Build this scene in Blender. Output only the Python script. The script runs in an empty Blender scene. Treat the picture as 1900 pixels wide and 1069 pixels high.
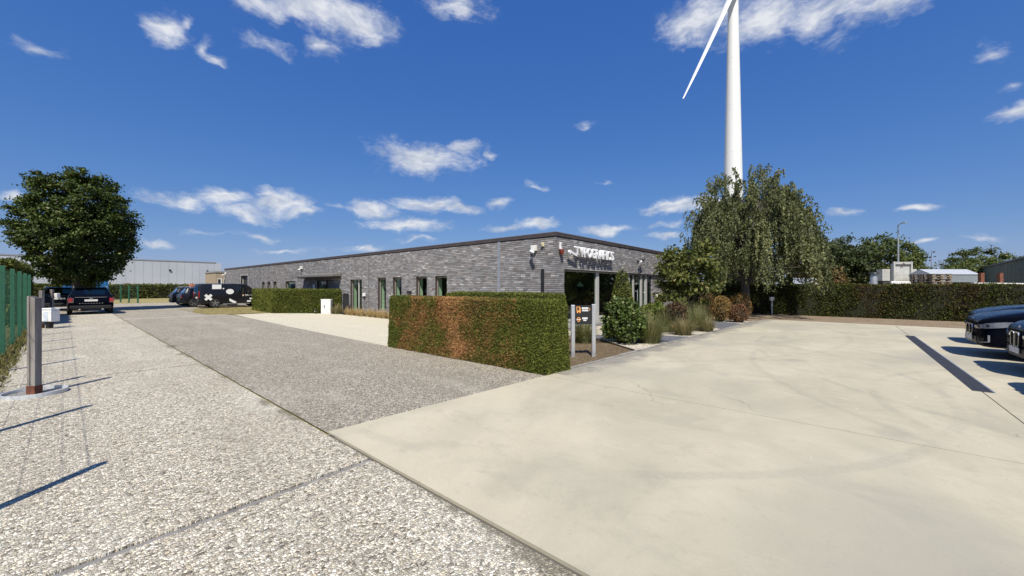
import bpy, bmesh, math, random
import numpy as np
from mathutils import Vector, Matrix
random.seed(7); rng = np.random.default_rng(7)
R = math.radians
scene = bpy.context.scene
col = scene.collection
# ------------------------------------------------------------------ camera
cam_d = bpy.data.cameras.new('camera'); cam = bpy.data.objects.new('camera', cam_d); col.objects.link(cam)
cam.location = (-11.09, -7.567, 1.6)
cam.rotation_euler = (R(90), 0, R(-49.24))
cam_d.sensor_width = 36; cam_d.lens = 716/1900*36; cam_d.shift_y = -2.5/1900
cam_d.clip_start = 0.05; cam_d.clip_end = 5000
scene.camera = cam
# ------------------------------------------------------------------ light and sky
SUN_EL = 54.0; HX, HY = 0.7575, 0.6529           # the way the shadows fall on the ground
light = Vector((HX*math.cos(R(SUN_EL)), HY*math.cos(R(SUN_EL)), -math.sin(R(SUN_EL))))
sd = bpy.data.lights.new('sun', 'SUN'); sd.energy = 5.0; sd.angle = R(0.53); sd.color = (1, .945, .85)
sun = bpy.data.objects.new('sun', sd); col.objects.link(sun)
sun.rotation_euler = light.to_track_quat('-Z', 'Y').to_euler(); sun.location = (0, 0, 60)
scene.view_settings.view_transform = 'Standard'; scene.view_settings.look = 'None'
scene.view_settings.exposure = 0.30; scene.view_settings.gamma = 1
scene.render.resolution_x = 1024; scene.render.resolution_y = 576
scene.render.engine = 'CYCLES'
scene.cycles.max_bounces = 5; scene.cycles.diffuse_bounces = 2; scene.cycles.glossy_bounces = 3; scene.cycles.transparent_max_bounces = 12
W = bpy.data.worlds.new('World'); scene.world = W; W.use_nodes = True
CLOUDS = [(20.7,32.9,.113,.039,1),(26.5,32.6,.082,.035,1),(16,31.4,.062,.024,.8),(23,29.2,.042,.019,.9),(7.4,26.4,.034,.023,.9),(8.8,27.7,.014,.013,.6),(11,25.9,.013,.02,.7),(12,25,.019,.013,.7),(16.2,27.8,.041,.016,.55),(40.9,35.8,.067,.029,.8),(75.3,31.9,.079,.043,.95),(82.8,30,.08,.039,1),(88.3,29.3,.095,.033,.9),(93.6,28,.076,.02,.9),(89.4,26.7,.027,.024,.4),(100.3,21.2,.019,.013,.6),(101.8,15.4,.029,.013,.9),(101.9,18,.018,.007,.5),(36.6,18.1,.127,.034,1),(42.1,19.6,.045,.017,.8),(46,18.8,.021,.015,.7),(60.2,22.8,.027,.01,.5),(8.4,9.4,.068,.014,.8),(12.5,10.1,.053,.017,1),(18.3,10.4,.066,.025,1),(14.9,8.8,.066,.014,.8),(20.7,9.5,.043,.013,.8),(29.6,10.7,.063,.018,.95),(37.4,12,.105,.021,1),(41.3,11.5,.067,.017,1),(34,8.7,.103,.017,.95),(47.6,12,.035,.016,.8),(24.5,10.4,.027,.007,.4),(35.1,6.6,.055,.008,.6),(16,6.3,.053,.008,.6),(10.2,5.9,.034,.006,.5),(53.2,9.4,.052,.015,1),(48,8.6,.058,.011,.8),(63,8.3,.065,.012,.95),(72.8,10.8,.083,.019,1.1),(75.9,11.3,.033,.012,.9),(71,7.1,.038,.008,1),(70.9,8.4,.041,.008,.7),(95.7,8.3,.029,.008,1),(89.9,8.4,.027,.007,.8),(96.6,5.1,.019,.005,.8),(100.1,4.7,.025,.005,.7),(6.9,4.8,.026,.007,.9),(18.8,4.5,.093,.008,.5),(27.9,5.1,.058,.008,.7),(53.1,14.6,.032,.007,.7),(62.4,14.4,.028,.006,.5),(88.7,4.6,.058,.01,.5),(-2.4,21.6,.029,.01,.5),(-3.6,8.3,.015,.01,.8),(95.2,3.7,.02,.004,.6)]
_r = random.Random(3)
for k in range(11):   # the same fair-weather clouds go on round the rest of the horizon
    el = _r.choice([6, 9, 12, 18, 28, 34, 48]); s = .5+el/30
    CLOUDS.append((114+k*22+_r.uniform(-4, 4), el, .06*s, .017*s, _r.uniform(.6, 1)))
def build_world():
    nt = W.node_tree; N = nt.nodes; L = nt.links; N.clear()
    out = N.new('ShaderNodeOutputWorld'); bg = N.new('ShaderNodeBackground'); bg.inputs[1].default_value = .081
    L.new(bg.outputs[0], out.inputs[0])
    sky = N.new('ShaderNodeTexSky'); sky.sky_type = 'NISHITA'; sky.sun_disc = False
    sky.sun_elevation = R(SUN_EL); sky.sun_rotation = math.atan2(-HX, -HY)
    sky.air_density = 1.0; sky.dust_density = .4; sky.ozone_density = 2.5; sky.altitude = 100
    hs = N.new('ShaderNodeHueSaturation'); hs.inputs['Saturation'].default_value = 1.22; hs.inputs['Value'].default_value = 1.0
    L.new(sky.outputs[0], hs.inputs['Color'])
    sp = N.new('ShaderNodeSeparateColor'); cb = N.new('ShaderNodeCombineColor'); L.new(hs.outputs[0], sp.inputs[0])
    for i, (g_, a_) in enumerate(((.79, .784), (.63, 1.224), (.385, 3.0))):    # film response of the blue sky
        pw = N.new('ShaderNodeMath'); pw.operation = 'POWER'; L.new(sp.outputs[i], pw.inputs[0]); pw.inputs[1].default_value = g_
        ml = N.new('ShaderNodeMath'); ml.operation = 'MULTIPLY'; L.new(pw.outputs[0], ml.inputs[0]); ml.inputs[1].default_value = a_; L.new(ml.outputs[0], cb.inputs[i])
    tc = N.new('ShaderNodeTexCoord')
    def noise(scale, det, rough, vec, zs=1.0):
        mp = N.new('ShaderNodeMapping'); mp.inputs['Scale'].default_value = (1, 1, zs); L.new(vec, mp.inputs[0])
        n = N.new('ShaderNodeTexNoise'); n.inputs['Scale'].default_value = scale; n.inputs['Detail'].default_value = det
        n.inputs['Roughness'].default_value = rough; L.new(mp.outputs[0], n.inputs['Vector']); return n
    def vm(op, a, b=None, sc=None):
        n = N.new('ShaderNodeVectorMath'); n.operation = op
        for i, v in enumerate((a, b)):
            if v is None: continue
            if isinstance(v, tuple): n.inputs[i].default_value = v
            else: L.new(v, n.inputs[i])
        if sc is not None: n.inputs['Scale'].default_value = sc
        return n
    def ma(op, a, b=None, c=None, clamp=False):
        n = N.new('ShaderNodeMath'); n.operation = op; n.use_clamp = clamp
        for i, v in enumerate((a, b, c)):
            if v is None: continue
            if isinstance(v, (int, float)): n.inputs[i].default_value = v
            else: L.new(v, n.inputs[i])
        return n.outputs[0]
    d = tc.outputs['Generated']
    n1 = noise(9, 2, .55, d, 1.6)
    off = vm('SCALE', vm('SUBTRACT', n1.outputs['Color'], (.5, .5, .5)).outputs[0], sc=.06)
    n1b = noise(30, 2, .6, d, 1.6)
    off2 = vm('SCALE', vm('SUBTRACT', n1b.outputs['Color'], (.5, .5, .5)).outputs[0], sc=.018)
    dd = vm('ADD', vm('ADD', d, off.outputs[0]).outputs[0], off2.outputs[0]).outputs[0]
    sx = N.new('ShaderNodeSeparateXYZ'); L.new(dd, sx.inputs[0])
    aze = N.new('ShaderNodeCombineXYZ'); L.new(ma('ARCTAN2', sx.outputs[0], sx.outputs[1]), aze.inputs[0]); L.new(ma('ARCSINE', sx.outputs[2]), aze.inputs[1])
    best = None
    for az, el, hw, hh, s in CLOUDS:
        az = (az+180) % 360-180; kx_, ky_ = math.cos(R(el))/(hw*1.3), 1/(hh*1.45)
        # each cloud waits for the one before it, which keeps the shader's stack small
        src = aze.outputs[0]
        if best is not None:
            w_ = vm('MULTIPLY_ADD', best, (1e-9, 1e-9, 1e-9)); L.new(src, w_.inputs[2]); src = w_.outputs[0]
        q = vm('MULTIPLY_ADD', src, (kx_, ky_, 0)); q.inputs[2].default_value = (-R(az)*kx_, -R(el)*ky_, 0)
        m = ma('MULTIPLY_ADD', vm('LENGTH', q.outputs[0]).outputs['Value'], -s, s)
        best = m if best is None else ma('MAXIMUM', best, m)
    f1 = noise(26, 6, .62, dd, 2.2).outputs['Fac']
    f2 = noise(80, 3, .65, d, 2.0).outputs['Fac']
    fb = ma('ADD', ma('MULTIPLY', f1, .75), ma('MULTIPLY', f2, .25))
    fb = ma('MULTIPLY', ma('SUBTRACT', fb, .5), 2.6)
    pos = ma('MAXIMUM', best, -1.0)
    den = ma('ADD', pos, ma('MULTIPLY', fb, .50))
    dens = N.new('ShaderNodeMapRange'); dens.interpolation_type = 'SMOOTHSTEP'
    dens.inputs['From Min'].default_value = .06; dens.inputs['From Max'].default_value = .92
    L.new(den, dens.inputs['Value'])
    a = ma('MULTIPLY', dens.outputs[0], .95)
    # thick parts go grey underneath, thin tops stay white
    sh = noise(14, 3, .6, dd, 2.6)
    shade = N.new('ShaderNodeMapRange'); shade.inputs['From Min'].default_value = .38; shade.inputs['From Max'].default_value = .60
    L.new(sh.outputs['Fac'], shade.inputs['Value'])
    cm = N.new('ShaderNodeMixRGB'); cm.inputs[1].default_value = (4.9, 5.5, 6.7, 1); cm.inputs[2].default_value = (8.2, 8.4, 8.8, 1)
    L.new(shade.outputs[0], cm.inputs[0])
    mx = N.new('ShaderNodeMixRGB'); L.new(a, mx.inputs[0]); L.new(cb.outputs[0], mx.inputs[1]); L.new(cm.outputs[0], mx.inputs[2])
    L.new(mx.outputs[0], bg.inputs[0])
build_world()
# ------------------------------------------------------------------ helpers
def empty(name, loc=(0, 0, 0), rz=0.0):
    o = bpy.data.objects.new(name, None); col.objects.link(o); o.location = loc; o.rotation_euler = (0, 0, rz)
    o.empty_display_size = .2; return o
def tag(o, label=None, cat=None, group=None, kind=None):
    if label: o['label'] = label
    if cat: o['category'] = cat
    if group: o['group'] = group
    if kind: o['kind'] = kind
    return o
def copy_tree(o, parent=None):
    c = o.copy(); col.objects.link(c); c.parent = parent
    for ch in list(o.children): copy_tree(ch, c)
    return c
class MB:
    def __init__(s): s.v = []; s.f = []
    def add(s, vs, fs):
        b = len(s.v); s.v += [tuple(p) for p in vs]; s.f += [tuple(b+i for i in q) for q in fs]; return s
    def box(s, x0, x1, y0, y1, z0, z1):
        return s.add([(x0,y0,z0),(x1,y0,z0),(x1,y1,z0),(x0,y1,z0),(x0,y0,z1),(x1,y0,z1),(x1,y1,z1),(x0,y1,z1)],
                     [(0,3,2,1),(4,5,6,7),(0,1,5,4),(1,2,6,5),(2,3,7,6),(3,0,4,7)])
    def bar(s, p0, p1, w, h, up=(0, 0, 1)):
        p0 = Vector(p0); p1 = Vector(p1); d = (p1-p0).normalized(); u = Vector(up)
        if abs(d.dot(u)) > .98: u = Vector((1, 0, 0))
        a = d.cross(u).normalized()*w/2; b = a.cross(d).normalized()*h/2
        vs = [p+q for p in (p0, p1) for q in (-a-b, a-b, a+b, -a+b)]
        return s.add(vs, [(3,2,1,0),(4,5,6,7),(0,1,5,4),(1,2,6,5),(2,3,7,6),(3,0,4,7)])
    def tube(s, pts, rad, n=8, caps=True):
        pts = [Vector(p) for p in pts]; rad = rad if hasattr(rad, '__len__') else [rad]*len(pts)
        b = len(s.v); prev = None
        for i, p in enumerate(pts):
            d = (pts[min(i+1, len(pts)-1)]-pts[max(i-1, 0)]).normalized()
            u = Vector((0, 0, 1)) if abs(d.z) < .95 else Vector((1, 0, 0))
            a = d.cross(u).normalized() if prev is None else (prev-d*prev.dot(d)).normalized()
            prev = a; c = d.cross(a)
            for k in range(n):
                t = 2*math.pi*k/n; s.v.append(tuple(p+(a*math.cos(t)+c*math.sin(t))*rad[i]))
        for i in range(len(pts)-1):
            for k in range(n):
                q = b+i*n; s.f.append((q+k, q+(k+1) % n, q+n+(k+1) % n, q+n+k))
        if caps:
            s.f.append(tuple(b+k for k in reversed(range(n)))); q = b+(len(pts)-1)*n; s.f.append(tuple(q+k for k in range(n)))
        return s
    def prism(s, poly, z0, z1):
        n = len(poly); vs = [(x, y, z0) for x, y in poly]+[(x, y, z1) for x, y in poly]
        return s.add(vs, [tuple(reversed(range(n))), tuple(range(n, 2*n))]+[(i, (i+1) % n, n+(i+1) % n, n+i) for i in range(n)])
    def plate(s, poly, o, a, b, t):
        # polygon in the (a, b) plane at o, thickness t along a x b
        o = Vector(o); a = Vector(a); b = Vector(b); nn = a.cross(b).normalized()*t; n = len(poly)
        vs = [o+a*x+b*y for x, y in poly]; vs += [v+nn for v in vs]
        return s.add(vs, [tuple(reversed(range(n))), tuple(range(n, 2*n))]+[(i, (i+1) % n, n+(i+1) % n, n+i) for i in range(n)])
    def lathe(s, prof, c=(0, 0, 0), n=24):
        b = len(s.v)
        for r, z in prof:
            for k in range(n):
                t = 2*math.pi*k/n; s.v.append((c[0]+r*math.cos(t), c[1]+r*math.sin(t), c[2]+z))
        for i in range(len(prof)-1):
            for k in range(n):
                q = b+i*n; s.f.append((q+k, q+(k+1) % n, q+n+(k+1) % n, q+n+k))
        s.f.append(tuple(b+k for k in reversed(range(n)))); q = b+(len(prof)-1)*n; s.f.append(tuple(q+k for k in range(n)))
        return s
    def build(s, name, m, parent=None, smooth=False, bevel=0):
        me = bpy.data.meshes.new(name); me.from_pydata(s.v, [], s.f); me.update()
        if smooth:
            me.polygons.foreach_set('use_smooth', [True]*len(me.polygons)); me.set_sharp_from_angle(angle=R(40))
        me.materials.append(m)
        o = bpy.data.objects.new(name, me); col.objects.link(o); o.parent = parent
        if bevel:
            b = o.modifiers.new('bevel', 'BEVEL'); b.width = bevel; b.segments = 2; b.limit_method = 'ANGLE'
        return o
def struct(o): o['kind'] = 'structure'; return o
# ------------------------------------------------------------------ materials
class NT:
    def __init__(s, name, **kw):
        s.m = bpy.data.materials.new(name); s.m.use_nodes = True; s.t = s.m.node_tree; s.N = s.t.nodes; s.L = s.t.links
        s.b = s.N['Principled BSDF']; s.b.inputs['Roughness'].default_value = kw.get('rough', .8)
        s.b.inputs['Metallic'].default_value = kw.get('metal', 0); s.b.inputs['Specular IOR Level'].default_value = kw.get('spec', .3)
        if 'coat' in kw: s.b.inputs['Coat Weight'].default_value = kw['coat']; s.b.inputs['Coat Roughness'].default_value = .03
        s.tc = s.N.new('ShaderNodeTexCoord')
    def P(s, world=False):
        if world:
            g = s.N.new('ShaderNodeNewGeometry'); return g.outputs['Position']
        return s.tc.outputs['Object']
    def noise(s, scale, det=4, rough=.55, vec=None, sc=None, dist=0):
        v = vec or s.P()
        if sc:
            mp = s.N.new('ShaderNodeMapping'); mp.inputs['Scale'].default_value = sc; s.L.new(v, mp.inputs[0]); v = mp.outputs[0]
        n = s.N.new('ShaderNodeTexNoise'); n.inputs['Scale'].default_value = scale; n.inputs['Detail'].default_value = det
        n.inputs['Roughness'].default_value = rough; n.inputs['Distortion'].default_value = dist; s.L.new(v, n.inputs['Vector']); return n.outputs['Fac']
    def voro(s, scale, feature='F1', vec=None, out='Distance', rnd=1.0):
        n = s.N.new('ShaderNodeTexVoronoi'); n.feature = feature; n.inputs['Scale'].default_value = scale; n.inputs['Randomness'].default_value = rnd
        s.L.new(vec or s.P(), n.inputs['Vector']); return n.outputs[out]
    def ramp(s, fac, stops, interp='LINEAR'):
        n = s.N.new('ShaderNodeValToRGB'); r = n.color_ramp; r.interpolation = interp
        while len(r.elements) < len(stops): r.elements.new(.5)
        for e, (p, c) in zip(r.elements, stops):
            e.position = p; e.color = (*c, 1) if len(c) == 3 else c
        s.L.new(fac, n.inputs[0]); return n.outputs[0]
    def rng(s, v, a, b, c=0, d=1, smooth=True):
        n = s.N.new('ShaderNodeMapRange'); n.interpolation_type = 'SMOOTHSTEP' if smooth else 'LINEAR'
        for i, q in zip(('From Min', 'From Max', 'To Min', 'To Max'), (a, b, c, d)): n.inputs[i].default_value = q
        s.L.new(v, n.inputs['Value']); return n.outputs[0]
    def mix(s, fac, a, b, mode='MIX'):
        n = s.N.new('ShaderNodeMixRGB'); n.blend_type = mode
        for i, q in enumerate((fac, a, b)):
            if isinstance(q, (int, float)): n.inputs[i].default_value = q
            elif isinstance(q, tuple): n.inputs[i].default_value = (*q, 1)
            else: s.L.new(q, n.inputs[i])
        return n.outputs[0]
    def math(s, op, a, b=0, c=0):
        n = s.N.new('ShaderNodeMath'); n.operation = op
        for i, q in enumerate((a, b, c)):
            if isinstance(q, (int, float)): n.inputs[i].default_value = q
            else: s.L.new(q, n.inputs[i])
        return n.outputs[0]
    def xyz(s, v):
        n = s.N.new('ShaderNodeSeparateXYZ'); s.L.new(v, n.inputs[0]); return n.outputs
    def color(s, c):
        if isinstance(c, tuple): s.b.inputs['Base Color'].default_value = (*c, 1)
        else: s.L.new(c, s.b.inputs['Base Color'])
        return s
    def rough(s, v): s.L.new(v, s.b.inputs['Roughness']); return s
    def bump(s, h, strength=.5, dist=.01):
        n = s.N.new('ShaderNodeBump'); n.inputs['Strength'].default_value = strength; n.inputs['Distance'].default_value = dist
        s.L.new(h, n.inputs['Height']); s.L.new(n.outputs[0], s.b.inputs['Normal']); return s
MATS = {}
def simple(name, c, rough=.6, metal=0, spec=.4, var=.12, scale=6, coat=None, bump=0):
    if name in MATS: return MATS[name]
    kw = dict(rough=rough, metal=metal, spec=spec)
    if coat: kw['coat'] = coat
    n = NT(name, **kw); f = n.noise(scale, 5, .6)
    lo = tuple(x*(1-var) for x in c); hi = tuple(min(1, x*(1+var)) for x in c)
    n.color(n.ramp(f, [(.3, lo), (.7, hi)]))
    r = n.noise(scale*2.3, 3); n.rough(n.rng(r, .3, .7, max(.02, rough-.08), min(1, rough+.1)))
    if bump: n.bump(n.noise(scale*9, 4), bump, .004)
    MATS[name] = n.m; return n.m
def foliage(name, rough=.55, trans=.28):
    n = NT(name, rough=rough, spec=.25)
    a = n.N.new('ShaderNodeAttribute'); a.attribute_name = 'Col'
    n.color(a.outputs['Color'])
    tr = n.N.new('ShaderNodeBsdfTranslucent'); mixc = n.mix(1.0, a.outputs['Color'], (1.0, 1.05, .55), 'MULTIPLY'); n.L.new(mixc, tr.inputs['Color'])
    ms = n.N.new('ShaderNodeMixShader'); ms.inputs[0].default_value = trans
    n.L.new(n.b.outputs[0], ms.inputs[1]); n.L.new(tr.outputs[0], ms.inputs[2])
    n.L.new(ms.outputs[0], n.N['Material Output'].inputs[0]); return n.m
FOL = foliage('foliage'); NEEDLE = foliage('needles', .7, .15); BLADE = foliage('blades', .6, .3)
def glass(name, tint, refl=1.0, ior=1.5):
    n = NT(name); N = n.N; N.remove(n.b)
    t = N.new('ShaderNodeBsdfTransparent'); t.inputs[0].default_value = (*tint, 1)
    g = N.new('ShaderNodeBsdfGlossy'); g.inputs['Roughness'].default_value = .01; g.inputs[0].default_value = (1, 1, 1, 1)
    f = N.new('ShaderNodeLayerWeight'); f.inputs[0].default_value = .5
    m = n.math('MULTIPLY', n.math('MULTIPLY_ADD', n.math('POWER', f.outputs['Facing'], 5), .9, .04), refl)
    ms = N.new('ShaderNodeMixShader'); n.L.new(m, ms.inputs[0]); n.L.new(t.outputs[0], ms.inputs[1]); n.L.new(g.outputs[0], ms.inputs[2])
    n.L.new(ms.outputs[0], N['Material Output'].inputs[0]); return n.m
WINGLASS = glass('green_glass', (.80, .89, .80), 1.0, 1.5)
CARGLASS = glass('car_glass', (.28, .32, .32), 1.3, 1.5)
def pebble_mat(name, lo, mid, hi, scale, contrast=1.0, dirt=(.20, .18, .15), dirt_amt=.5, bump=.9):
    n = NT(name, rough=.85, spec=.2); P0 = n.P(True)
    nz = n.N.new('ShaderNodeTexNoise'); nz.inputs['Scale'].default_value = scale*.55; nz.inputs['Detail'].default_value = 2; n.L.new(P0, nz.inputs['Vector'])
    sb = n.N.new('ShaderNodeVectorMath'); sb.operation = 'SUBTRACT'; n.L.new(nz.outputs['Color'], sb.inputs[0]); sb.inputs[1].default_value = (.5, .5, .5)
    md = n.N.new('ShaderNodeVectorMath'); md.operation = 'MULTIPLY_ADD'; n.L.new(sb.outputs[0], md.inputs[0]); md.inputs[1].default_value = (.9/scale,)*3; n.L.new(P0, md.inputs[2]); P = md.outputs[0]
    def v2(sc, feat, out):
        v = n.N.new('ShaderNodeTexVoronoi'); v.voronoi_dimensions = '2D'; v.feature = feat; v.inputs['Scale'].default_value = sc; n.L.new(P, v.inputs['Vector']); return v.outputs[out]
    ca, cb_ = n.xyz(v2(scale, 'F1', 'Color')), n.xyz(v2(scale*1.75, 'F1', 'Color'))
    ea, eb = v2(scale, 'DISTANCE_TO_EDGE', 'Distance'), v2(scale*1.75, 'DISTANCE_TO_EDGE', 'Distance')
    big_ = n.math('GREATER_THAN', ca[2], .45)          # big stones lie among small ones
    sel = lambda a, b: n.math('ADD', n.math('MULTIPLY', big_, a), n.math('MULTIPLY', n.math('SUBTRACT', 1, big_), b))
    r0, r1, ed = sel(ca[0], cb_[0]), sel(ca[1], cb_[1]), sel(ea, n.math('MINIMUM', eb, ea))
    c = n.ramp(r0, [(0, lo), (.16, tuple(a*.5+b*.5 for a, b in zip(lo, mid))), (.42, mid), (.8, hi), (1, tuple(min(.9, x*1.08) for x in hi))])
    c = n.mix(.8, c, n.ramp(r1, [(0, (1, .93, .80)), (.5, (1, 1, .98)), (1, (.95, .97, 1.0))]), 'MULTIPLY')
    gap = n.rng(ed, .0, .115); grit = n.noise(scale*4, 3, .7, P0)
    c = n.mix(n.math('MULTIPLY', n.rng(gap, 1, 0, 0, 1, False), n.rng(grit, .35, .6)), c, tuple(x*.72 for x in lo))
    c = n.mix(.35, c, n.ramp(grit, [(.3, (.72, .72, .72)), (.7, (1.15, 1.15, 1.15))]), 'MULTIPLY')
    big = n.noise(.5, 6, .62, P0); big2 = n.noise(2.1, 6, .65, P0)
    c = n.mix(n.math('MULTIPLY', n.rng(big, .42, .72), dirt_amt), c, dirt)
    c = n.mix(n.math('MULTIPLY', n.rng(big2, .58, .74), dirt_amt*.8), c, tuple(x*.75 for x in dirt))
    pale = n.noise(.9, 5, .6, P0, (1.4, .5, 1)); c = n.mix(n.math('MULTIPLY', n.rng(pale, .50, .72), .20), c, tuple(min(.8, x*1.02) for x in hi))
    # soil and moss washed into the seam between the two pavings, and a sandy trail beside it
    px_, py_, pz_ = n.xyz(P0); sm = n.math('ABSOLUTE', n.math('ADD', px_, 9.22)); wv = n.noise(1.7, 6, .68, P0, (1, .45, 1))
    sm = n.math('ADD', sm, n.math('MULTIPLY', n.math('SUBTRACT', .56, wv), 1.3))
    c = n.mix(n.math('MULTIPLY', n.rng(sm, .16, .0), .75), c, (.17, .15, .10))
    wh = n.noise(.8, 5, .6, P0, (2.2, .25, 1)); c = n.mix(n.math('MULTIPLY', n.rng(wh, .55, .70), .22), c, tuple(x*.7 for x in dirt))
    n.color(c)
    h = n.math('ADD', n.math('MULTIPLY', n.rng(ed, 0, .28), .8), n.math('MULTIPLY', r1, .7)); h = n.math('ADD', h, n.math('MULTIPLY', grit, .25))
    n.bump(h, bump, .010); return n.m
PEB_LIGHT = pebble_mat('pale_washed_pebbles', (.13, .114, .088), (.61, .55, .435), (.88, .80, .655), 52, dirt=(.43, .375, .285), dirt_amt=.42, bump=.75)
PEB_GREY = pebble_mat('grey_washed_pebbles', (.13, .117, .094), (.355, .322, .262), (.68, .615, .50), 52, dirt=(.29, .255, .195), dirt_amt=.42, bump=.75)
PEB_CREAM = pebble_mat('cream_gravel', (.46, .42, .32), (.62, .57, .44), (.74, .69, .55), 60, dirt=(.54, .495, .38), dirt_amt=.4, bump=.5)
PEB_WHITE = pebble_mat('white_gravel', (.35, .31, .25), (.64, .58, .47), (.83, .77, .65), 32, dirt=(.50, .43, .33), dirt_amt=.3)
def concrete_yard():
    n = NT('yard_concrete', rough=.75, spec=.3); P = n.P(True)
    a = n.noise(.35, 7, .6, P, (1, 1.7, 1), .8); b = n.noise(1.3, 7, .65, P, (1.3, .8, 1), .7); c = n.noise(9, 5, .65, P); g = n.noise(120, 3, .7, P)
    base = n.ramp(a, [(.30, (.372, .338, .250)), (.48, (.432, .392, .286)), (.66, (.495, .447, .327))])
    base = n.mix(n.math('MULTIPLY', n.rng(b, .50, .68), .42), base, (.315, .292, .232))
    base = n.mix(n.math('MULTIPLY', n.rng(b, .46, .34), .32), base, (.545, .497, .375))
    base = n.mix(n.math('MULTIPLY', n.rng(c, .55, .7), .22), base, (.30, .275, .215))
    base = n.mix(.5, base, n.ramp(g, [(.25, (.80, .80, .80)), (.7, (1.1, 1.1, 1.1))]), 'MULTIPLY')
    d_ = n.noise(.16, 4, .55, P, (1, 1.3, 1)); base = n.mix(n.math('MULTIPLY', n.rng(d_, .46, .62), .58), base, (.30, .285, .235))
    # pale specks and little dark stones
    v = n.voro(22, 'F1', P); vc = n.xyz(n.voro(22, 'F1', P, 'Color'))
    spot = n.math('MULTIPLY', n.rng(v, .12, .05), n.math('GREATER_THAN', vc[0], .965)); base = n.mix(n.math('MULTIPLY', spot, .7), base, (.13, .12, .10))
    # tyre marks: arcs of dark rubber left by cars turning in
    x, y, z = n.xyz(P); wob = n.noise(.7, 3, .5, P); brk = n.rng(n.noise(1.1, 4, .6, P), .36, .58); fine = n.rng(n.noise(24, 4, .6, P, (1, 1, 1)), .15, .6)
    for cx, cy, r, w, s, q in ((-3.15, -2.84, 5.85, .10, .20, 1), (-3.1, -2.7, 7.2, .10, .16, 1), (3.0, -15.5, 9.9, .10, .20, 1), (4.5, 2.5, 10.2, .12, .16, 1), (-3.0, -12.2, 4.3, .09, .22, 1), (-2.4, -11.9, 3.2, .08, .16, 1), (0.2, -13.5, 7.6, .09, .18, 1)):
        dx = n.math('SUBTRACT', x, cx); dy = n.math('SUBTRACT', y, cy)
        rr = n.math('SQRT', n.math('ADD', n.math('MULTIPLY', dx, dx), n.math('MULTIPLY', dy, dy)))
        rr = n.math('ADD', rr, n.math('MULTIPLY', wob, .10))
        e = n.math('ABSOLUTE', n.math('SUBTRACT', rr, r+.05))
        m = n.math('MULTIPLY', n.math('MULTIPLY', n.rng(e, w, w*.35), brk), n.math('MULTIPLY', fine, s))
        base = n.mix(m, base, (.18, .175, .165))
    cr = n.voro(.42, 'DISTANCE_TO_EDGE', None, 'Distance'); pd_ = n.N.new('ShaderNodeVectorMath'); pd_.operation = 'MULTIPLY_ADD'
    nz_ = n.N.new('ShaderNodeTexNoise'); nz_.inputs['Scale'].default_value = 2.2; nz_.inputs['Detail'].default_value = 6; n.L.new(P, nz_.inputs['Vector']); n.L.new(nz_.outputs['Color'], pd_.inputs[0]); pd_.inputs[1].default_value = (.55, .55, 0); n.L.new(P, pd_.inputs[2])
    cr = n.voro(.30, 'DISTANCE_TO_EDGE', pd_.outputs[0]); crack = n.math('MULTIPLY', n.rng(cr, .0022, .0008), n.rng(n.noise(.5, 3, .5, P), .54, .62))
    base = n.mix(n.math('MULTIPLY', crack, .45), base, (.12, .11, .09))
    oil = n.voro(.8, 'F1', pd_.outputs[0]); oc_ = n.xyz(n.voro(.8, 'F1', pd_.outputs[0], 'Color')); base = n.mix(n.math('MULTIPLY', n.math('MULTIPLY', n.rng(oil, .26, .05), n.math('GREATER_THAN', oc_[1], .72)), .35), base, (.20, .19, .165))
    # grime creeping out from the planted edge
    grime = n.math('ADD', y, n.math('MULTIPLY', n.math('SUBTRACT', n.noise(1.6, 6, .65, P), .5), 1.5)); grime = n.math('ADD', grime, n.math('MULTIPLY', x, .0636))
    gx = n.math('GREATER_THAN', x, -5.2)
    base = n.mix(n.math('MULTIPLY', n.math('MULTIPLY', n.rng(grime, -4.35, -3.95), .62), gx), base, (.15, .145, .135))
    n.color(base); n.bump(n.math('ADD', n.math('MULTIPLY', g, .6), c), .12, .006); n.rough(n.rng(b, .3, .7, .62, .88)); return n.m
YARD = concrete_yard()
def soil_mat(name, a, b, c, sc=5):
    n = NT(name, rough=.95, spec=.1); P = n.P(True)
    f = n.noise(sc, 8, .7, P); f2 = n.noise(sc*.23, 5, .6, P); f3 = n.noise(70, 4, .7, P)
    base = n.ramp(f, [(.3, a), (.5, b), (.68, c)]); base = n.mix(n.math('MULTIPLY', n.rng(f2, .5, .66), .7), base, tuple(x*1.25 for x in b))
    base = n.mix(.6, base, n.ramp(f3, [(.3, (.55, .55, .55)), (.7, (1.3, 1.3, 1.3))]), 'MULTIPLY')
    n.color(base); n.bump(n.math('ADD', f3, f), .7, .03); return n.m
DRYGRASS = soil_mat('dry_grass_ground', (.17, .15, .06), (.29, .245, .11), (.46, .38, .19), 3)
SOIL = soil_mat('brown_soil', (.10, .075, .05), (.17, .125, .08), (.20, .17, .10), 6)
BARK_SOIL = soil_mat('bare_earth', (.16, .12, .08), (.25, .19, .13), (.30, .24, .16), 4)
ASPH = simple('dark_path', (.11, .115, .125), .85, var=.25, scale=4, bump=.3)
EDGING = simple('edging_concrete', (.21, .20, .185), .9, var=.35, scale=5, bump=.4)
KERB = simple('kerb_concrete', (.24, .225, .20), .9, var=.4, scale=3, bump=.4)
WHITE = simple('white_paint', (.78, .78, .76), .45, var=.05)
OFFWHITE = simple('off_white_plastic', (.70, .69, .64), .5, var=.06)
CREAM = simple('cream_plastic', (.66, .58, .36), .5, var=.06)
BLACK = simple('black_metal', (.018, .018, .02), .45, var=.2)
RUBBER = simple('rubber', (.02, .02, .02), .85, var=.3)
ALU = simple('brushed_aluminium', (.62, .63, .64), .35, metal=.75, var=.06)
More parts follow.
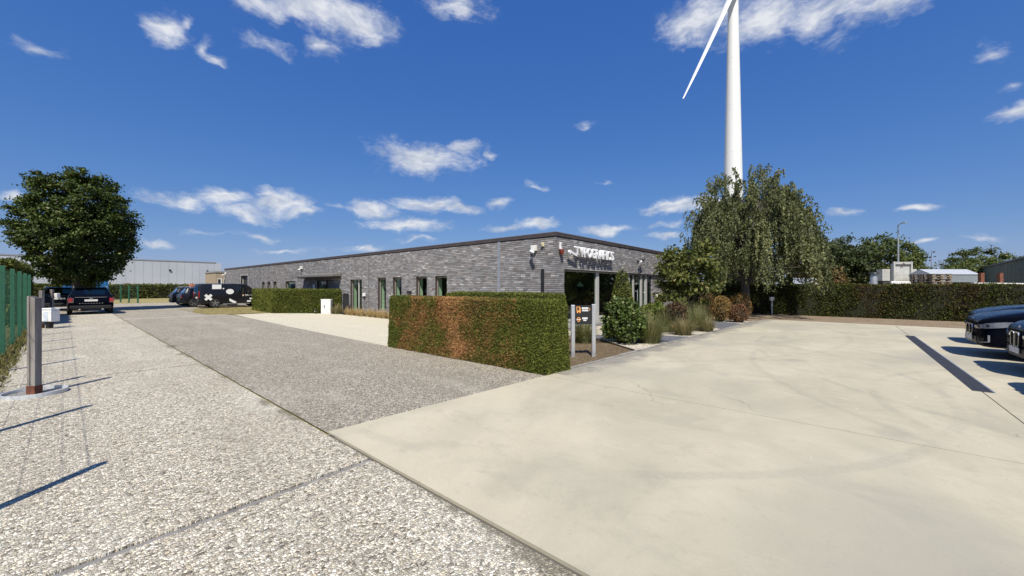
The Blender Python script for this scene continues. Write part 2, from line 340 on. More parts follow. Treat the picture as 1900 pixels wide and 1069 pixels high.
STEEL = simple('galvanised_steel', (.40, .42, .44), .45, metal=.6, var=.15)
FRAME = simple('window_frame', (.24, .225, .205), .5, var=.06)
FRAMEGREY = simple('pale_grey_aluminium', (.42, .41, .39), .45, var=.06)
BROWN = simple('brown_metal', (.07, .052, .045), .5, var=.1)
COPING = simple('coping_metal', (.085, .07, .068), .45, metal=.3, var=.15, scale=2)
PLASTER = simple('white_plaster', (.74, .74, .70), .9, var=.03)
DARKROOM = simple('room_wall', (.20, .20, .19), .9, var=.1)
GREENFENCE = simple('green_coated_steel', (.028, .115, .066), .5, var=.15)
WOODGREY = None
# ------------------------------------------------------------------ ground
def sheet(name, poly, z, m, thick=.004):
    n = len(poly); me = bpy.data.meshes.new(name); me.from_pydata([(x, y, z) for x, y in poly], [], [tuple(range(n))]); me.update(); me.materials.append(m)
    o = bpy.data.objects.new(name, me); col.objects.link(o); return struct(o)
sheet('ground', [(-2500, -2500), (2500, -2500), (2500, 2500), (-2500, 2500)], -.03, DRYGRASS)
sheet('road', [(-13.5, 24.6), (0, 24.6), (0, 44.3), (-40, 44.3), (-40, 36), (-13.5, 36)], -.022, PEB_GREY)
sheet('driveway', [(-9.2, -3.42), (-5.2, -3.62), (-4.9, 1.5), (-4.9, 24.7), (-9.2, 24.7)], -.008, PEB_GREY)
sheet('forecourt', [(-5.42, 1.5), (-.55, 1.5), (-.55, 15.2), (-2.7, 18.9), (-4.75, 18.9), (-5.2, 9)], -.004, PEB_CREAM)
sheet('lawn', [(-5.7, 20.2), (-5.2, 19.55), (-2.4, 19.2), (-.2, 16.5), (-.2, 28.2), (-4.9, 28.2), (-5.9, 23)], -.002, DRYGRASS)
# pale pebble parking strip in cast panels
park = empty('parking_strip'); struct(park)
yj = [-14.0, -4.22, 2.6, 9.4, 16.2, 26.3]
for a, b in zip(yj, yj[1:]):
    MB().box(-11.85, -9.235, a+.008, b-.06, -.25, 0).build('panel', PEB_LIGHT, park)
for y in yj[1:-1]:
    MB().box(-11.85, -9.235, y-.052, y, -.25, -.006).build('edging', EDGING, park, bevel=.01)
# yard slabs with narrow joints; the planted side of the yard runs very slightly askew to the house
ky = lambda x: -3.26-.0636*(x+9.18)
yard = empty('concrete_yard'); struct(yard)
xs = [-9.2, -5.45, 11.3]; joints_y = [-9.15, -14.5, -30]
def slab(poly): MB().prism(poly, -.25, .004).build('slab', YARD, yard)
for a, b in zip(xs, xs[1:]):
    g = .007
    top = [(b-g, ky(b) - .002), (a+g, ky(a) - .002)]
    ys = [None, -9.15, -14.5, -30]
    for i in range(3):
        lo = ys[i+1]
        if i == 0: slab([(a+g, lo+g), (b-g, lo+g)]+top)
        else: slab([(a+g, lo+g), (b-g, lo+g), (b-g, ys[i]-g), (a+g, ys[i]-g)])
sheet('yard_bed', [(-9.25, -30), (11.4, -30), (11.4, -4.6), (-9.25, -3.3)], -.02, simple('joint_dirt', (.10, .09, .075), .95))
sheet('earth_strip', [(11.25, -30), (16.6, -30), (16.6, 4), (9.3, 4), (9.3, -4.42)], -.006, BARK_SOIL)
# soil bed, gravel bed, dark paths, stone edging
sheet('soil_bed', [(-5.0, -3.5), (-1.85, -3.70), (-.3, -1.6), (-.3, .0), (0, 0), (0, 1.6), (-5.0, 1.6)], -.003, SOIL)
sheet('gravel_bed', [(-1.80, -3.70), (9.45, -4.40), (9.45, 0), (-.25, 0), (-.25, -1.6)], .0, PEB_WHITE)
sheet('side_path', [(.25, -3.83), (1.95, -3.95), (1.6, -2.7), (.3, -1.2), (-.2, -1.2), (-.2, -2.2)], .004, ASPH)
sheet('door_path', [(4.9, -4.13), (7.9, -4.31), (8.3, -3.6), (8.3, -.05), (5.9, -.05), (5.9, -3.4)], .004, ASPH)
kerb = empty('bed_edging'); struct(kerb)
kx = -4.75
while kx < 9.3:
    k1 = min(kx+.995, 9.5); h = .022+random.uniform(0, .02)
    MB().prism([(kx, ky(kx)-.0), (k1, ky(k1)), (k1, ky(k1)+.075), (kx, ky(kx)+.075)], -.2, h).build('kerb_stone', KERB, kerb, bevel=.008); kx += 1.0
MB().bar((-1.84, -3.62, .0), (-.32, -1.58, .0), .03, .07).build('divider', BROWN, kerb)
trans = MB().box(-9.15, -5.0, 19.28, 19.40, -.2, .0).build('edging_strip', simple('pale_edging', (.52, .50, .45), .9), None); struct(trans)
# slot drain with a ribbed grate
drain = empty('drainage_channel', (0, 0, 0)); tag(drain, 'dark metal drain grate set in the concrete before the parked cars', 'drain')
MB().box(-2.0, 6.8, -9.27, -9.05, -.1, .006).build('channel', simple('drain_dark', (.05, .052, .06), .6, metal=.3), drain)
gm = MB(); x = -2.0
while x < 6.8:
    gm.box(x, x+.012, -9.255, -9.065, .006, .012); x += .03
gr = gm.build('grate', simple('drain_bar', (.085, .088, .10), .5, metal=.5), drain); gr['kind'] = 'stuff'
for k in range(8): MB().box(-2+k*1.1, -2+k*1.1+1.085, -9.283, -9.262, .005, .011).build('rail', STEEL, drain)
# loose stones and a few dry leaves lying on the yard
ls = MB()
for k in range(80):
    x = random.uniform(-8.5, 8); y = random.uniform(-9.5, -4.3); r = random.uniform(.006, .016)
    ls.add([(x-r, y, .004), (x, y-r*.7, .004), (x+r, y, .004), (x, y+r*.8, .004), (x, y, .004+r*.8)], [(0, 1, 4), (1, 2, 4), (2, 3, 4), (3, 0, 4)])
tag(ls.build('loose_stones', simple('stone_chip', (.45, .42, .36), .9, var=.5, scale=1.5)), 'small stone chips lying loose on the pale yard', 'stones', kind='stuff')
# ------------------------------------------------------------------ the office building
house = empty('office_building'); tag(house, 'long low flat-roofed office of grey brick with white lettering', 'building')
HT = 3.36; DEEP = .42; LEN = 42.2; FW = 14.0
left_open = [  # y0, y1, z0, z1
    (34.24, 36.4, .05, 2.66), (29.7, 30.35, .95, 1.97), (28.3, 29.0, .95, 1.97), (26.9, 27.6, .95, 1.98), (23.0, 24.95, .45, 2.0),
    (16.85, 19.3, .05, 1.99), (13.33, 14.67, .1, 2.03), (10.79, 11.59, .3, 2.05), (9.34, 10.12, .3, 2.05), (7.26, 8.11, .3, 2.06), (5.81, 6.65, .3, 2.06)]
front_open = [(.54, 9.0, .06, 2.24)]
def cells(length, height, opens):
    es = sorted({0, length, *[o[0] for o in opens], *[o[1] for o in opens]}); out = []
    for a, b in zip(es, es[1:]):
        hit = [o for o in opens if o[0] <= a+1e-6 and o[1] >= b-1e-6]
        if not hit: out.append((a, b, 0, height)); continue
        o = hit[0]
        if o[2] > .02: out.append((a, b, 0, o[2]))
        out.append((a, b, o[3], height))
    return out
MORTAR = NT('mortar', rough=.95, spec=.1)
MORTAR.color(MORTAR.ramp(MORTAR.noise(3, 6, .65, MORTAR.P(True)), [(.3, (.030, .028, .027)), (.7, (.060, .057, .055))])); MORTAR = MORTAR.m
core = MB()
for a, b, z0, z1 in cells(LEN, HT, left_open): core.box(.014, .12, a+(DEEP if a == 0 else 0), b, z0, z1)
core.build('mortar_wall', MORTAR, house)
core = MB()
for a, b, z0, z1 in cells(FW, HT, front_open):
    if a == 9.0:
        core.box(9.0, FW, .134, .30, 0, 2.24); core.box(9.0, FW, .014, .30, 2.24, HT)
    else: core.box(a+(.014 if a == 0 else 0), b, .014, .12 if a else DEEP, z0, z1)
core.build('mortar_wall', MORTAR, house)
core = MB(); core.box(.12, .14, LEN-.01, LEN, 0, HT); core.box(.014, FW, LEN-.12, LEN, 0, HT); core.box(FW-.12, FW, .31, LEN-.13, 0, HT); core.build('rear_wall', MORTAR, house)
def brick_mat():
    n = NT('grey_brick', rough=.85, spec=.25)
    g = n.N.new('ShaderNodeNewGeometry'); oi = n.N.new('ShaderNodeObjectInfo')
    r = n.math('FRACT', n.math('ADD', g.outputs['Random Per Island'], oi.outputs['Random']))
    r2 = n.math('FRACT', n.math('MULTIPLY', r, 37.7))
    P = n.P(True)
    c = n.ramp(r, [(0, (.165, .157, .155)), (.18, (.215, .208, .205)), (.5, (.252, .245, .241)), (.8, (.295, .287, .282)), (.95, (.37, .36, .352)), (1, (.50, .485, .47))])
    c = n.mix(.65, c, n.ramp(r2, [(0, (1.0, .88, .84)), (.4, (1, .98, .97)), (1, (.93, .98, 1.06))]), 'MULTIPLY')
    f = n.noise(26, 6, .7, P); c = n.mix(n.math('MULTIPLY', n.rng(f, .52, .72), .5), c, (.42, .405, .39)); c = n.mix(n.math('MULTIPLY', n.rng(f, .44, .30), .5), c, (.055, .05, .05))
    # old damp: patches where the whole wall weathered darker
    w = n.noise(.9, 6, .62, P); c = n.mix(n.math('MULTIPLY', n.rng(w, .57, .74), .25), c, (.085, .075, .07))
    n.color(c); n.bump(f, .6, .008); return n.m
BRICK = brick_mat()
BL, BH, BJ = .213, .057, .0125
bricks = []          # (wall, along, z, length, depth offset)
def lay(wall, length, height, opens, plane=0.0, a_start=0.0, z_top=None, z_bot=0.0, seed=1):
    rr = random.Random(seed); z = z_bot+.006; row = 0
    while z+BH < height:
        a = a_start + (0 if row % 2 == 0 else -.5*(BL+BJ)) - (rr.choice([0, .25, .5, .75])*(BL+BJ) if row % 3 == 2 else 0)
        while a < length:
            s, e = max(a, a_start), min(a+BL, length)
            segs = [(s, e)]
            for o in opens:
                if z+BH > o[2]+.01 and z < o[3]-.01:
                    ns = []
                    for p, q in segs:
                        if q <= o[0] or p >= o[1]: ns.append((p, q)); continue
                        if p < o[0]: ns.append((p, o[0]))
                        if q > o[1]: ns.append((o[1], q))
                    segs = ns
            for p, q in segs:
                if q-p > .03: bricks.append((wall, p, z, q-p, plane+rr.uniform(-.002, .004)))
            a += BL+BJ
        z += BH+BJ; row += 1
lay('L', LEN, HT, left_open, seed=1)
lay('F', FW, HT, front_open+[(9.0, FW+1, 0, 2.24)], seed=2)
lay('F', FW, 2.22, [], plane=.12, a_start=9.0, seed=3)
camp = Vector(cam.location)
def bpos(b):
    return Vector((0, b[1]+b[3]/2, b[2])) if b[0] == 'L' else Vector((b[1]+b[3]/2, 0, b[2]))
full = [i for i, b in enumerate(bricks) if abs(b[3]-BL) < 1e-4 and b[1] > .12 and b[4] < .05 and (b[2] > 1.42)]
full.sort(key=lambda i: (bpos(bricks[i])-camp).length)
single = set(full[:300])
def brick_faces(vs, fs, b):
    w, a, z, l, d = b; t = .03
    if w == 'L': q = [(d, a, z), (d, a+l, z), (d, a+l, z+BH), (d, a, z+BH), (d+t, a, z), (d+t, a+l, z), (d+t, a+l, z+BH), (d+t, a, z+BH)]
    else: q = [(a, d, z), (a+l, d, z), (a+l, d, z+BH), (a, d, z+BH), (a, d+t, z), (a+l, d+t, z), (a+l, d+t, z+BH), (a, d+t, z+BH)]
    k = len(vs); vs += q
    ff = [(0, 1, 2, 3), (0, 4, 5, 1), (1, 5, 6, 2), (2, 6, 7, 3), (3, 7, 4, 0)]
    if w == 'L': ff = [tuple(reversed(f)) for f in ff]
    fs += [tuple(k+i for i in f) for f in ff]
vs, fs = [], []
for i, b in enumerate(bricks):
    if i not in single: brick_faces(vs, fs, b)
me = bpy.data.meshes.new('brickwork'); me.from_pydata(vs, [], fs); me.update(); me.materials.append(BRICK)
o = bpy.data.objects.new('brickwork', me); col.objects.link(o); o.parent = house; o['kind'] = 'stuff'
bm_ = {}
for w in 'LF':
    v, f = [], []; brick_faces(v, f, (w, 0, 0, BL, 0)); m_ = bpy.data.meshes.new('brick'); m_.from_pydata(v, [], f); m_.update(); m_.materials.append(BRICK); bm_[w] = m_
for i in sorted(single):
    w, a, z, l, d = bricks[i]; o = bpy.data.objects.new('brick', bm_[w]); col.objects.link(o); o.parent = house
    o.location = (d, a, z) if w == 'L' else (a, d, z)
# roof and coping
MB().box(.1, FW-.05, .1, LEN-.05, HT-.14, HT-.02).build('roof', simple('roofing', (.12, .12, .12), .9), house)
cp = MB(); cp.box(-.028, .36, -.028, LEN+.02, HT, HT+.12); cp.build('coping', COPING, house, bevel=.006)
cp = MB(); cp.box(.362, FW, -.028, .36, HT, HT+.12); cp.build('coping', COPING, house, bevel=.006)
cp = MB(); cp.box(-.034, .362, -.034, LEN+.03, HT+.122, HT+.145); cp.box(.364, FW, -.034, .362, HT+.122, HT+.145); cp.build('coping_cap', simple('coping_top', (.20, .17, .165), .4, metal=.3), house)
# rooms behind the glass
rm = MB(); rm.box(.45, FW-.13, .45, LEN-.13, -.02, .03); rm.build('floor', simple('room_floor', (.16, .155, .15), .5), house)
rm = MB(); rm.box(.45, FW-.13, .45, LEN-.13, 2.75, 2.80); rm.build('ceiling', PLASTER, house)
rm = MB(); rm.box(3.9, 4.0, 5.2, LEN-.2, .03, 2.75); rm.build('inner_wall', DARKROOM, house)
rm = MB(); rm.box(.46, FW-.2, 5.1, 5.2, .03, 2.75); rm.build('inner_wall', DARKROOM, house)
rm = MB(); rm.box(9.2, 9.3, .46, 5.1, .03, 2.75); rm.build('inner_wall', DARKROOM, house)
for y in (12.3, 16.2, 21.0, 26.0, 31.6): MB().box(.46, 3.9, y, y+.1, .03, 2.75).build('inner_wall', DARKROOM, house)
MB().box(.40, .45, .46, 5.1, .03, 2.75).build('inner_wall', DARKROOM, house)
def left_window(i, o, kind):
    y0, y1, z0, z1 = o; w = MB(); fr = .055; x0, x1 = .115, .175
    w.box(x0, x1, y0, y0+fr, z0, z1); w.box(x0, x1, y1-fr, y1, z0, z1); w.box(x0, x1, y0+fr, y1-fr, z1-fr, z1); w.box(x0, x1, y0+fr, y1-fr, z0, z0+fr*1.6)
    win = w.build('window', FRAME, house)
    if kind == 'double':
        ym = (y0+y1)/2-.10; MB().box(x0+.002, x1+.004, ym-.05, ym+.05, z0+fr*1.6, z1-fr).build('mullion', FRAMEGREY, win)
        MB().box(.14, .148, y0+fr, ym-.05, z0+.09, z1-fr).build('pane', WINGLASS, win); MB().box(.14, .148, ym+.05, y1-fr, z0+.09, z1-fr).build('pane', WINGLASS, win)
    else: MB().box(.14, .148, y0+fr, y1-fr, z0+fr*1.6, z1-fr).build('pane', WINGLASS, win)
    # dark outer lining and pale inner reveal
    l = MB(); l.box(.018, .114, y1-.012, y1-.001, z0, z1); l.box(.018, .114, y0+.001, y0+.012, z0, z1); l.box(.018, .114, y0+.012, y1-.012, z1-.012, z1-.001); l.build('lining', BROWN, win)
    l = MB(); l.box(.18, .40, y1, y1+.03, z0, z1); l.box(.18, .40, y0-.03, y0, z0, z1); l.box(.18, .40, y0, y1, z1, z1+.03); l.box(.18, .40, y0, y1, z0-.03, z0); l.build('reveal', PLASTER, win)
    MB().box(-.03, .112, y0, y1, z0-.045, z0-.004).build('sill', FRAMEGREY, win, bevel=.004)
for i, o in enumerate(left_open):
    if i == 0:
        MB().box(.20, .25, 34.24, 36.4, .05, 2.66).build('door', simple('dark_door', (.03, .03, .032), .5), house)
        w = MB(); w.box(-.02, .2, 34.16, 34.24, .02, 2.72); w.box(-.02, .2, 36.4, 36.46, .02, 2.72); w.box(-.02, .2, 34.24, 36.4, 2.66, 2.72); w.build('door_frame', FRAMEGREY, house)
    elif i == 5:
        left_window(i, (17.95, 19.3, .05, 1.99), 'single')
        d = MB(); d.box(.115, .17, 16.86, 17.94, .06, 1.98); d = d.build('door', simple('taupe_door', (.155, .145, .13), .5), house)
        hb = MB(); hb.tube([(.06, 17.78, .8), (.06, 17.78, 1.4)], .015, 8); hb.bar((.06, 17.78, .85), (.12, 17.78, .85), .02, .02); hb.bar((.06, 17.78, 1.35), (.12, 17.78, 1.35), .02, .02); hb.build('handle', ALU, d)
    else: left_window(i, o, 'double' if i == 6 else 'single')
# expansion joints and rain pipes on the long wall
MB().box(-.03, .012, 2.60, 2.72, .0, HT-.02).build('joint_cover', STEEL, house, bevel=.004)
for y in (12.5, 33.9): MB().box(-.006, .012, y, y+.05, 0, HT-.02).build('expansion_joint', simple('joint_grey', (.09, .09, .092), .8), house)
MB().box(-.075, -.003, .48, .58, .05, 2.22).build('rain_pipe', BLACK, house, bevel=.01)
# projecting awning cassette over the side door
aw = MB(); aw.add([(-.62, 15.75, 2.22), (-.62, 15.75, 2.36), (-.02, 15.75, 2.46), (-.02, 15.75, 2.24), (-.62, 21.3, 2.22), (-.62, 21.3, 2.36), (-.02, 21.3, 2.46), (-.02, 21.3, 2.24)],
    [(0, 1, 2, 3), (7, 6, 5, 4), (0, 4, 5, 1), (1, 5, 6, 2), (2, 6, 7, 3), (3, 7, 4, 0)]); aw.build('canopy', simple('canopy_grey', (.17, .155, .14), .55), house, bevel=.02)
MB().box(-.55, -.02, 15.85, 21.2, 2.17, 2.22).build('canopy_soffit', BROWN, house)
# glazed entrance front
fy0, fy1 = .13, .20
def fmul(x0, x1, z0=.06, z1=2.24, m=FRAMEGREY, dy=0): return MB().box(x0, x1, fy0-dy, fy1, z0, z1).build('mullion', m, house, bevel=.004)
fmul(3.10, 3.32, dy=.02); fmul(6.14, 6.34, dy=.02); fmul(6.74, 6.88); fmul(7.66, 7.84, dy=.01); fmul(8.22, 8.46, dy=.01); fmul(.541, .60)
MB().box(.60, 9.0, fy0, fy1, 2.16, 2.238).build('head_frame', simple('head_grey', (.30, .30, .29), .5), house)
MB().box(.60, 3.10, fy0, fy1, .30, .40).build('sill_frame', FRAMEGREY, house); MB().box(3.32, 6.14, fy0, fy1, .30, .40).build('sill_frame', FRAMEGREY, house)
MB().box(.60, 3.10, fy0+.02, fy1, .06, .30).build('plinth_panel', FRAMEGREY, house); MB().box(3.32, 6.14, fy0+.02, fy1, .06, .30).build('plinth_panel', FRAMEGREY, house)
DARKGLASS = glass('dark_green_glass', (.70, .82, .76), 1.2, 1.5)
for a, b, z in ((.60, 3.10, .40), (3.32, 6.14, .40), (6.34, 6.74, .06), (6.88, 7.66, .06), (7.84, 8.22, .06), (8.46, 9.0, .06)):
    MB().box(a, b, .16, .17, z, 2.16).build('pane', DARKGLASS, house)
hd = MB(); hd.tube([(7.02, .03, .75), (7.02, .03, 1.45)], .02, 8); hd.bar((7.02, .03, .82), (7.02, .16, .82), .025, .025); hd.bar((7.02, .03, 1.38), (7.02, .16, 1.38), .025, .025); hd.build('door_handle', ALU, house, True)
MB().lathe([(0, 0), (.05, 0), (.05, .02), (0, .02)], (8.03, .10, 1.3), 12).build('door_bell', WHITE, house)
for a, b in ((.54, 9.0),): MB().box(a, b, .02, .125, 2.205, 2.238).build('lintel_flashing', simple('lintel_dark', (.03, .03, .03), .5), house)
# reception desk and hanging lamps indoors
dk = empty('reception_desk', (2.3, 2.3, .03)); tag(dk, 'teal reception desk seen dimly through the corner glass', 'desk')
MB().box(-1.1, 1.1, -.05, .02, 0, 1.05).build('front_panel', simple('teal_panel', (.05, .16, .13), .5), dk); MB().box(-1.15, 1.15, -.08, .6, 1.05, 1.09).build('worktop', WHITE, dk); MB().box(-1.1, -1.04, .02, .55, 0, 1.05).build('side_panel', DARKROOM, dk); MB().box(1.04, 1.1, .02, .55, 0, 1.05).build('side_panel', DARKROOM, dk)
for k, (x, y, lb) in enumerate(((4.3, 1.6, 'white bell pendant lamp hanging right of the entrance column'),)):
    p = empty('pendant_lamp', (x, y, 1.62)); tag(p, lb, 'lamp')
    MB().lathe([(.17, 0), (.14, .06), (.05, .17), (.02, .2)], n=16).build('lamp_shade', WHITE, p, True); MB().tube([(0, 0, .2), (0, 0, 1.13)], .005, 5).build('cord', BLACK, p)
# ------------------------------------------------------------------ lettering on the front
def text_mesh(txt, size, extrude, offset=0):
    c = bpy.data.curves.new('txt', 'FONT'); c.body = txt; c.size = size; c.extrude = extrude; c.offset = offset; c.resolution_u = 3
    o = bpy.data.objects.new('txt', c); col.objects.link(o); bpy.context.view_layer.update()
    me = bpy.data.meshes.new_from_object(o.evaluated_get(bpy.context.evaluated_depsgraph_get())); bpy.data.objects.remove(o); bpy.data.curves.remove(c); return me
sign = empty('wall_lettering', (.98, 0, 2.70)); tag(sign, 'white raised capital letters on the front wall above the glass', 'lettering')
LET = simple('letter_white', (.86, .86, .86), .35, var=.01)
x = 0.0; word = 'TYPOGRAFICS'; wid = {'T': .31, 'Y': .30, 'P': .27, 'O': .31, 'G': .31, 'R': .29, 'A': .31, 'F': .24, 'I': .15, 'C': .28, 'S': .30}
tot = sum(wid[c] for c in word); sc = 3.1/tot
for ci, ch in enumerate(word):
    me = text_mesh(ch, 1, .022, .018); co = np.array([v.co for v in me.vertices]); mn = co.min(0); mx = co.max(0)
    tw = wid[ch]*sc*.985; th = .37
    tail = ci == 0
    for v in me.vertices:
        v.co.x = (v.co.x-mn[0])/(mx[0]-mn[0])*tw; v.co.y = (v.co.y-mn[1])/(mx[1]-mn[1])*th; v.co.z = (v.co.z-mn[2])/(mx[2]-mn[2])*.07
    me.materials.append(LET); o = bpy.data.objects.new('letter_'+ch.lower(), me); col.objects.link(o); o.parent = sign
    o.location = (x, -.13, 0); o.rotation_euler = (R(90), 0, 0); x += wid[ch]*sc
sw = MB(); sw.plate([(.17, .0), (.17, .07), (.0, .10), (-.13, .135), (-.30, .19), (-.37, .20), (-.40, .13), (-.36, .05), (-.33, .06), (-.31, .12), (-.17, .08), (0, .03)], (0, -.13, 0), (1, 0, 0), (0, 0, 1), .07)
sw.build('swash', LET, sign)
for k in range(5): MB().tube([(.3+k*.62, -.14, .2), (.3+k*.62, .01, .2)], .012, 6).build('spacer', STEEL, sign)
# ------------------------------------------------------------------ fixtures on the walls
def sec_camera(name, loc, face, label, aim, box=True, sc=1.0):
    r = empty(name, loc, face); tag(r, label, 'security camera'); r.scale = (sc,)*3     # local -y points out of the wall
    if box: MB().box(-.11, .11, -.12, 0, -.10, .10).build('junction_box', OFFWHITE, r, bevel=.012)
    else: MB().box(-.05, .05, -.04, 0, -.05, .05).build('base_plate', OFFWHITE, r, bevel=.008)
    MB().tube([(0, -.08, -.10 if box else 0), (0, -.20, -.12)], .02, 8).build('bracket', OFFWHITE, r)
    a = Vector(aim).normalized(); p = Vector((0, -.20, -.13)); MB().tube([p-a*.08, p+a*.22], .045, 12).build('camera_body', WHITE, r, True); MB().tube([p+a*.2201, p+a*.235], .036, 12).build('lens', BLACK, r)
sec_camera('security_camera', (0, .90, 2.98), R(-90), 'white camera with square junction box near the brick corner', (.8, -.35, -.28))
sec_camera('security_camera', (0, 21.8, 2.95), R(-90), 'white camera high on the brick wall left of the canopy', (.7, -.4, -.3))
sec_camera('security_camera', (0, 41.6, 3.0), R(-90), 'small white camera at the far end of the long brick wall', (-.5, -.5, -.3))
f = empty('flood_light', (6.95, 0, 2.82)); tag(f, 'black and white camera lamp on the brick above the entrance doors', 'lamp')
MB().box(-.05, .05, -.05, 0, -.05, .05).build('base_plate', BLACK, f); MB().tube([(0, -.04, 0), (0, -.2, -.02)], .02, 8).build('arm', BLACK, f)
MB().tube([(-.13, -.2, -.06), (-.02, -.2, -.02)], .055, 12).build('camera_head', WHITE, f, True); MB().bar((.02, -.2, -.02), (.24, -.22, .10), .13, .03).build('lamp_head', BLACK, f)
s = empty('motion_sensor', (0, .53, 3.09)); tag(s, 'small cream sensor box on the brick near the corner', 'sensor'); MB().box(-.07, 0, -.05, .05, -.07, .07).build('housing', CREAM, s, bevel=.012); MB().lathe([(0, 0), (.02, 0), (.02, .02), (0, .02)], (-.075, 0, -.03), 10).build('eye', BLACK, s)
s = empty('alarm_siren', (.25, 0, 2.84)); tag(s, 'rust red alarm beacon under a small white box at the corner', 'alarm')
MB().lathe([(.0, -.12), (.05, -.12), (.06, -.06), (.085, -.02), (.085, .06), (0, .07)], (0, -.09, 0), 16).build('dome', simple('red_plastic', (.22, .045, .03), .4), s, True); MB().box(-.05, .05, -.02, 0, -.08, .08).build('base_plate', BROWN, s)
s = empty('key_box', (.27, 0, 3.03)); tag(s, 'small white key box above the red alarm beacon', 'box'); MB().box(-.055, .055, -.06, 0, -.12, .12).build('case', WHITE, s, bevel=.01); MB().box(-.01, .045, -.066, -.061, -.02, .08).build('window', simple('grey_screen', (.2, .22, .24), .3), s)
s = empty('wall_lamp', (0, 12.97, 1.08)); tag(s, 'white wall lamp between the glazed door and tall window', 'lamp'); MB().box(-.10, 0, -.09, .09, -.02, .16).build('housing', WHITE, s, bevel=.01); MB().box(-.08, 0, -.07, .07, -.12, -.022).build('diffuser', BLACK, s)
s = empty('wall_lamp', (9.7, .12, 1.08)); tag(s, 'white half-round wall lamp right of the entrance doors', 'lamp'); MB().lathe([(.02, -.06), (.10, -.04), (.11, .0), (.08, .08), (.0, .11)], (0, -.05, 0), 14).build('housing', WHITE, s, True); MB().box(-.05, .05, -.02, 0, -.08, .05).build('base_plate', BLACK, s)
s = empty('house_number_panel', (0, 19.75, 1.3)); tag(s, 'narrow white sign board left of the side window above the hedge', 'sign'); MB().box(-.03, -.004, -.14, .14, -.3, .45).build('board', WHITE, s, bevel=.006); MB().box(-.034, -.0305, -.07, .05, .2, .3).build('mark', simple('beige_mark', (.5, .42, .28), .6), s)
for y, lb in ((8.62, 'black vent cowl on the wall behind the left of the brown hedge'), (3.62, 'black vent cowl on the wall behind the middle of the brown hedge')):
    v = empty('wall_vent', (0, y, 1.36)); tag(v, lb, 'vent'); MB().box(-.10, 0, -.16, .16, -.08, .03).build('cowl', BLACK, v, bevel=.03); MB().box(-.085, 0, -.13, .13, -.14, -.081).build('grille', BROWN, v)
# the black patterned screen leaning beside the glazed door
s = empty('garden_screen', (-.45, 14.35, 0)); tag(s, 'black wavy-edged screen standing before the glazed side door', 'screen')
MB().plate([(-.36, 0), (.30, 0), (.30, 1.12), (.12, 1.2), (-.36, 1.16)], (0, 0, .02), (0, 1, 0), (0, 0, 1), .03).build('panel', BLACK, s); wv = MB(); wv.tube([(-.02, .33+.03*math.sin(z*14), .05+z) for z in np.linspace(0, 1.05, 22)], .012, 6); wv.build('wavy_edge', STEEL, s); MB().box(-.15, .18, -.3, .25, -.0, .02).build('base_plate', BLACK, s)
# ------------------------------------------------------------------ vegetation
def leaf_obj(name, m, C, A, B, colr, parent=None):
    """one four-cornered leaf per row: centre C, half length A, half width B, colour"""
    n = len(C); V = np.empty((n, 4, 3), np.float32); V[:, 0] = C-A; V[:, 1] = C+B; V[:, 2] = C+A; V[:, 3] = C-B
    me = bpy.data.meshes.new(name); me.vertices.add(n*4); me.vertices.foreach_set('co', V.ravel()); me.loops.add(n*4); me.loops.foreach_set('vertex_index', np.arange(n*4, dtype=np.int32))
    me.polygons.add(n); me.polygons.foreach_set('loop_start', np.arange(0, n*4, 4, dtype=np.int32)); me.update(calc_edges=True)
    ca = me.color_attributes.new('Col', 'FLOAT_COLOR', 'POINT'); cc = np.ones((n, 4, 4), np.float32); cc[:, :, :3] = colr[:, None, :]; ca.data.foreach_set('color', cc.ravel())
    me.materials.append(m); o = bpy.data.objects.new(name, me); col.objects.link(o); o.parent = parent; return o
def unit(v): return v/np.maximum(np.linalg.norm(v, axis=-1, keepdims=True), 1e-6)
def rand_dir(n): return unit(rng.normal(size=(n, 3)))
def mixc(a, b, t): return np.asarray(a)[None]*(1-t[:, None])+np.asarray(b)[None]*t[:, None]
def vnoise(P, scale, seed=0):
    """cheap smooth noise in 0..1 for colouring plants"""
    r = np.random.default_rng(seed); out = np.zeros(len(P)); tot = 0
    for k in range(7):
        d = r.normal(size=3); f = scale*(1.0+.75*k); a = 1/(1+.5*k); out += a*np.sin(P@d*f+r.uniform(0, 6.3)+1.3*np.sin(P@r.normal(size=3)*f*.7)); tot += a
    return np.clip(.5+.5*out/tot*1.5, 0, 1)
HEDGECORE = simple('hedge_core', (.022, .022, .010), .95, var=.4, scale=9)
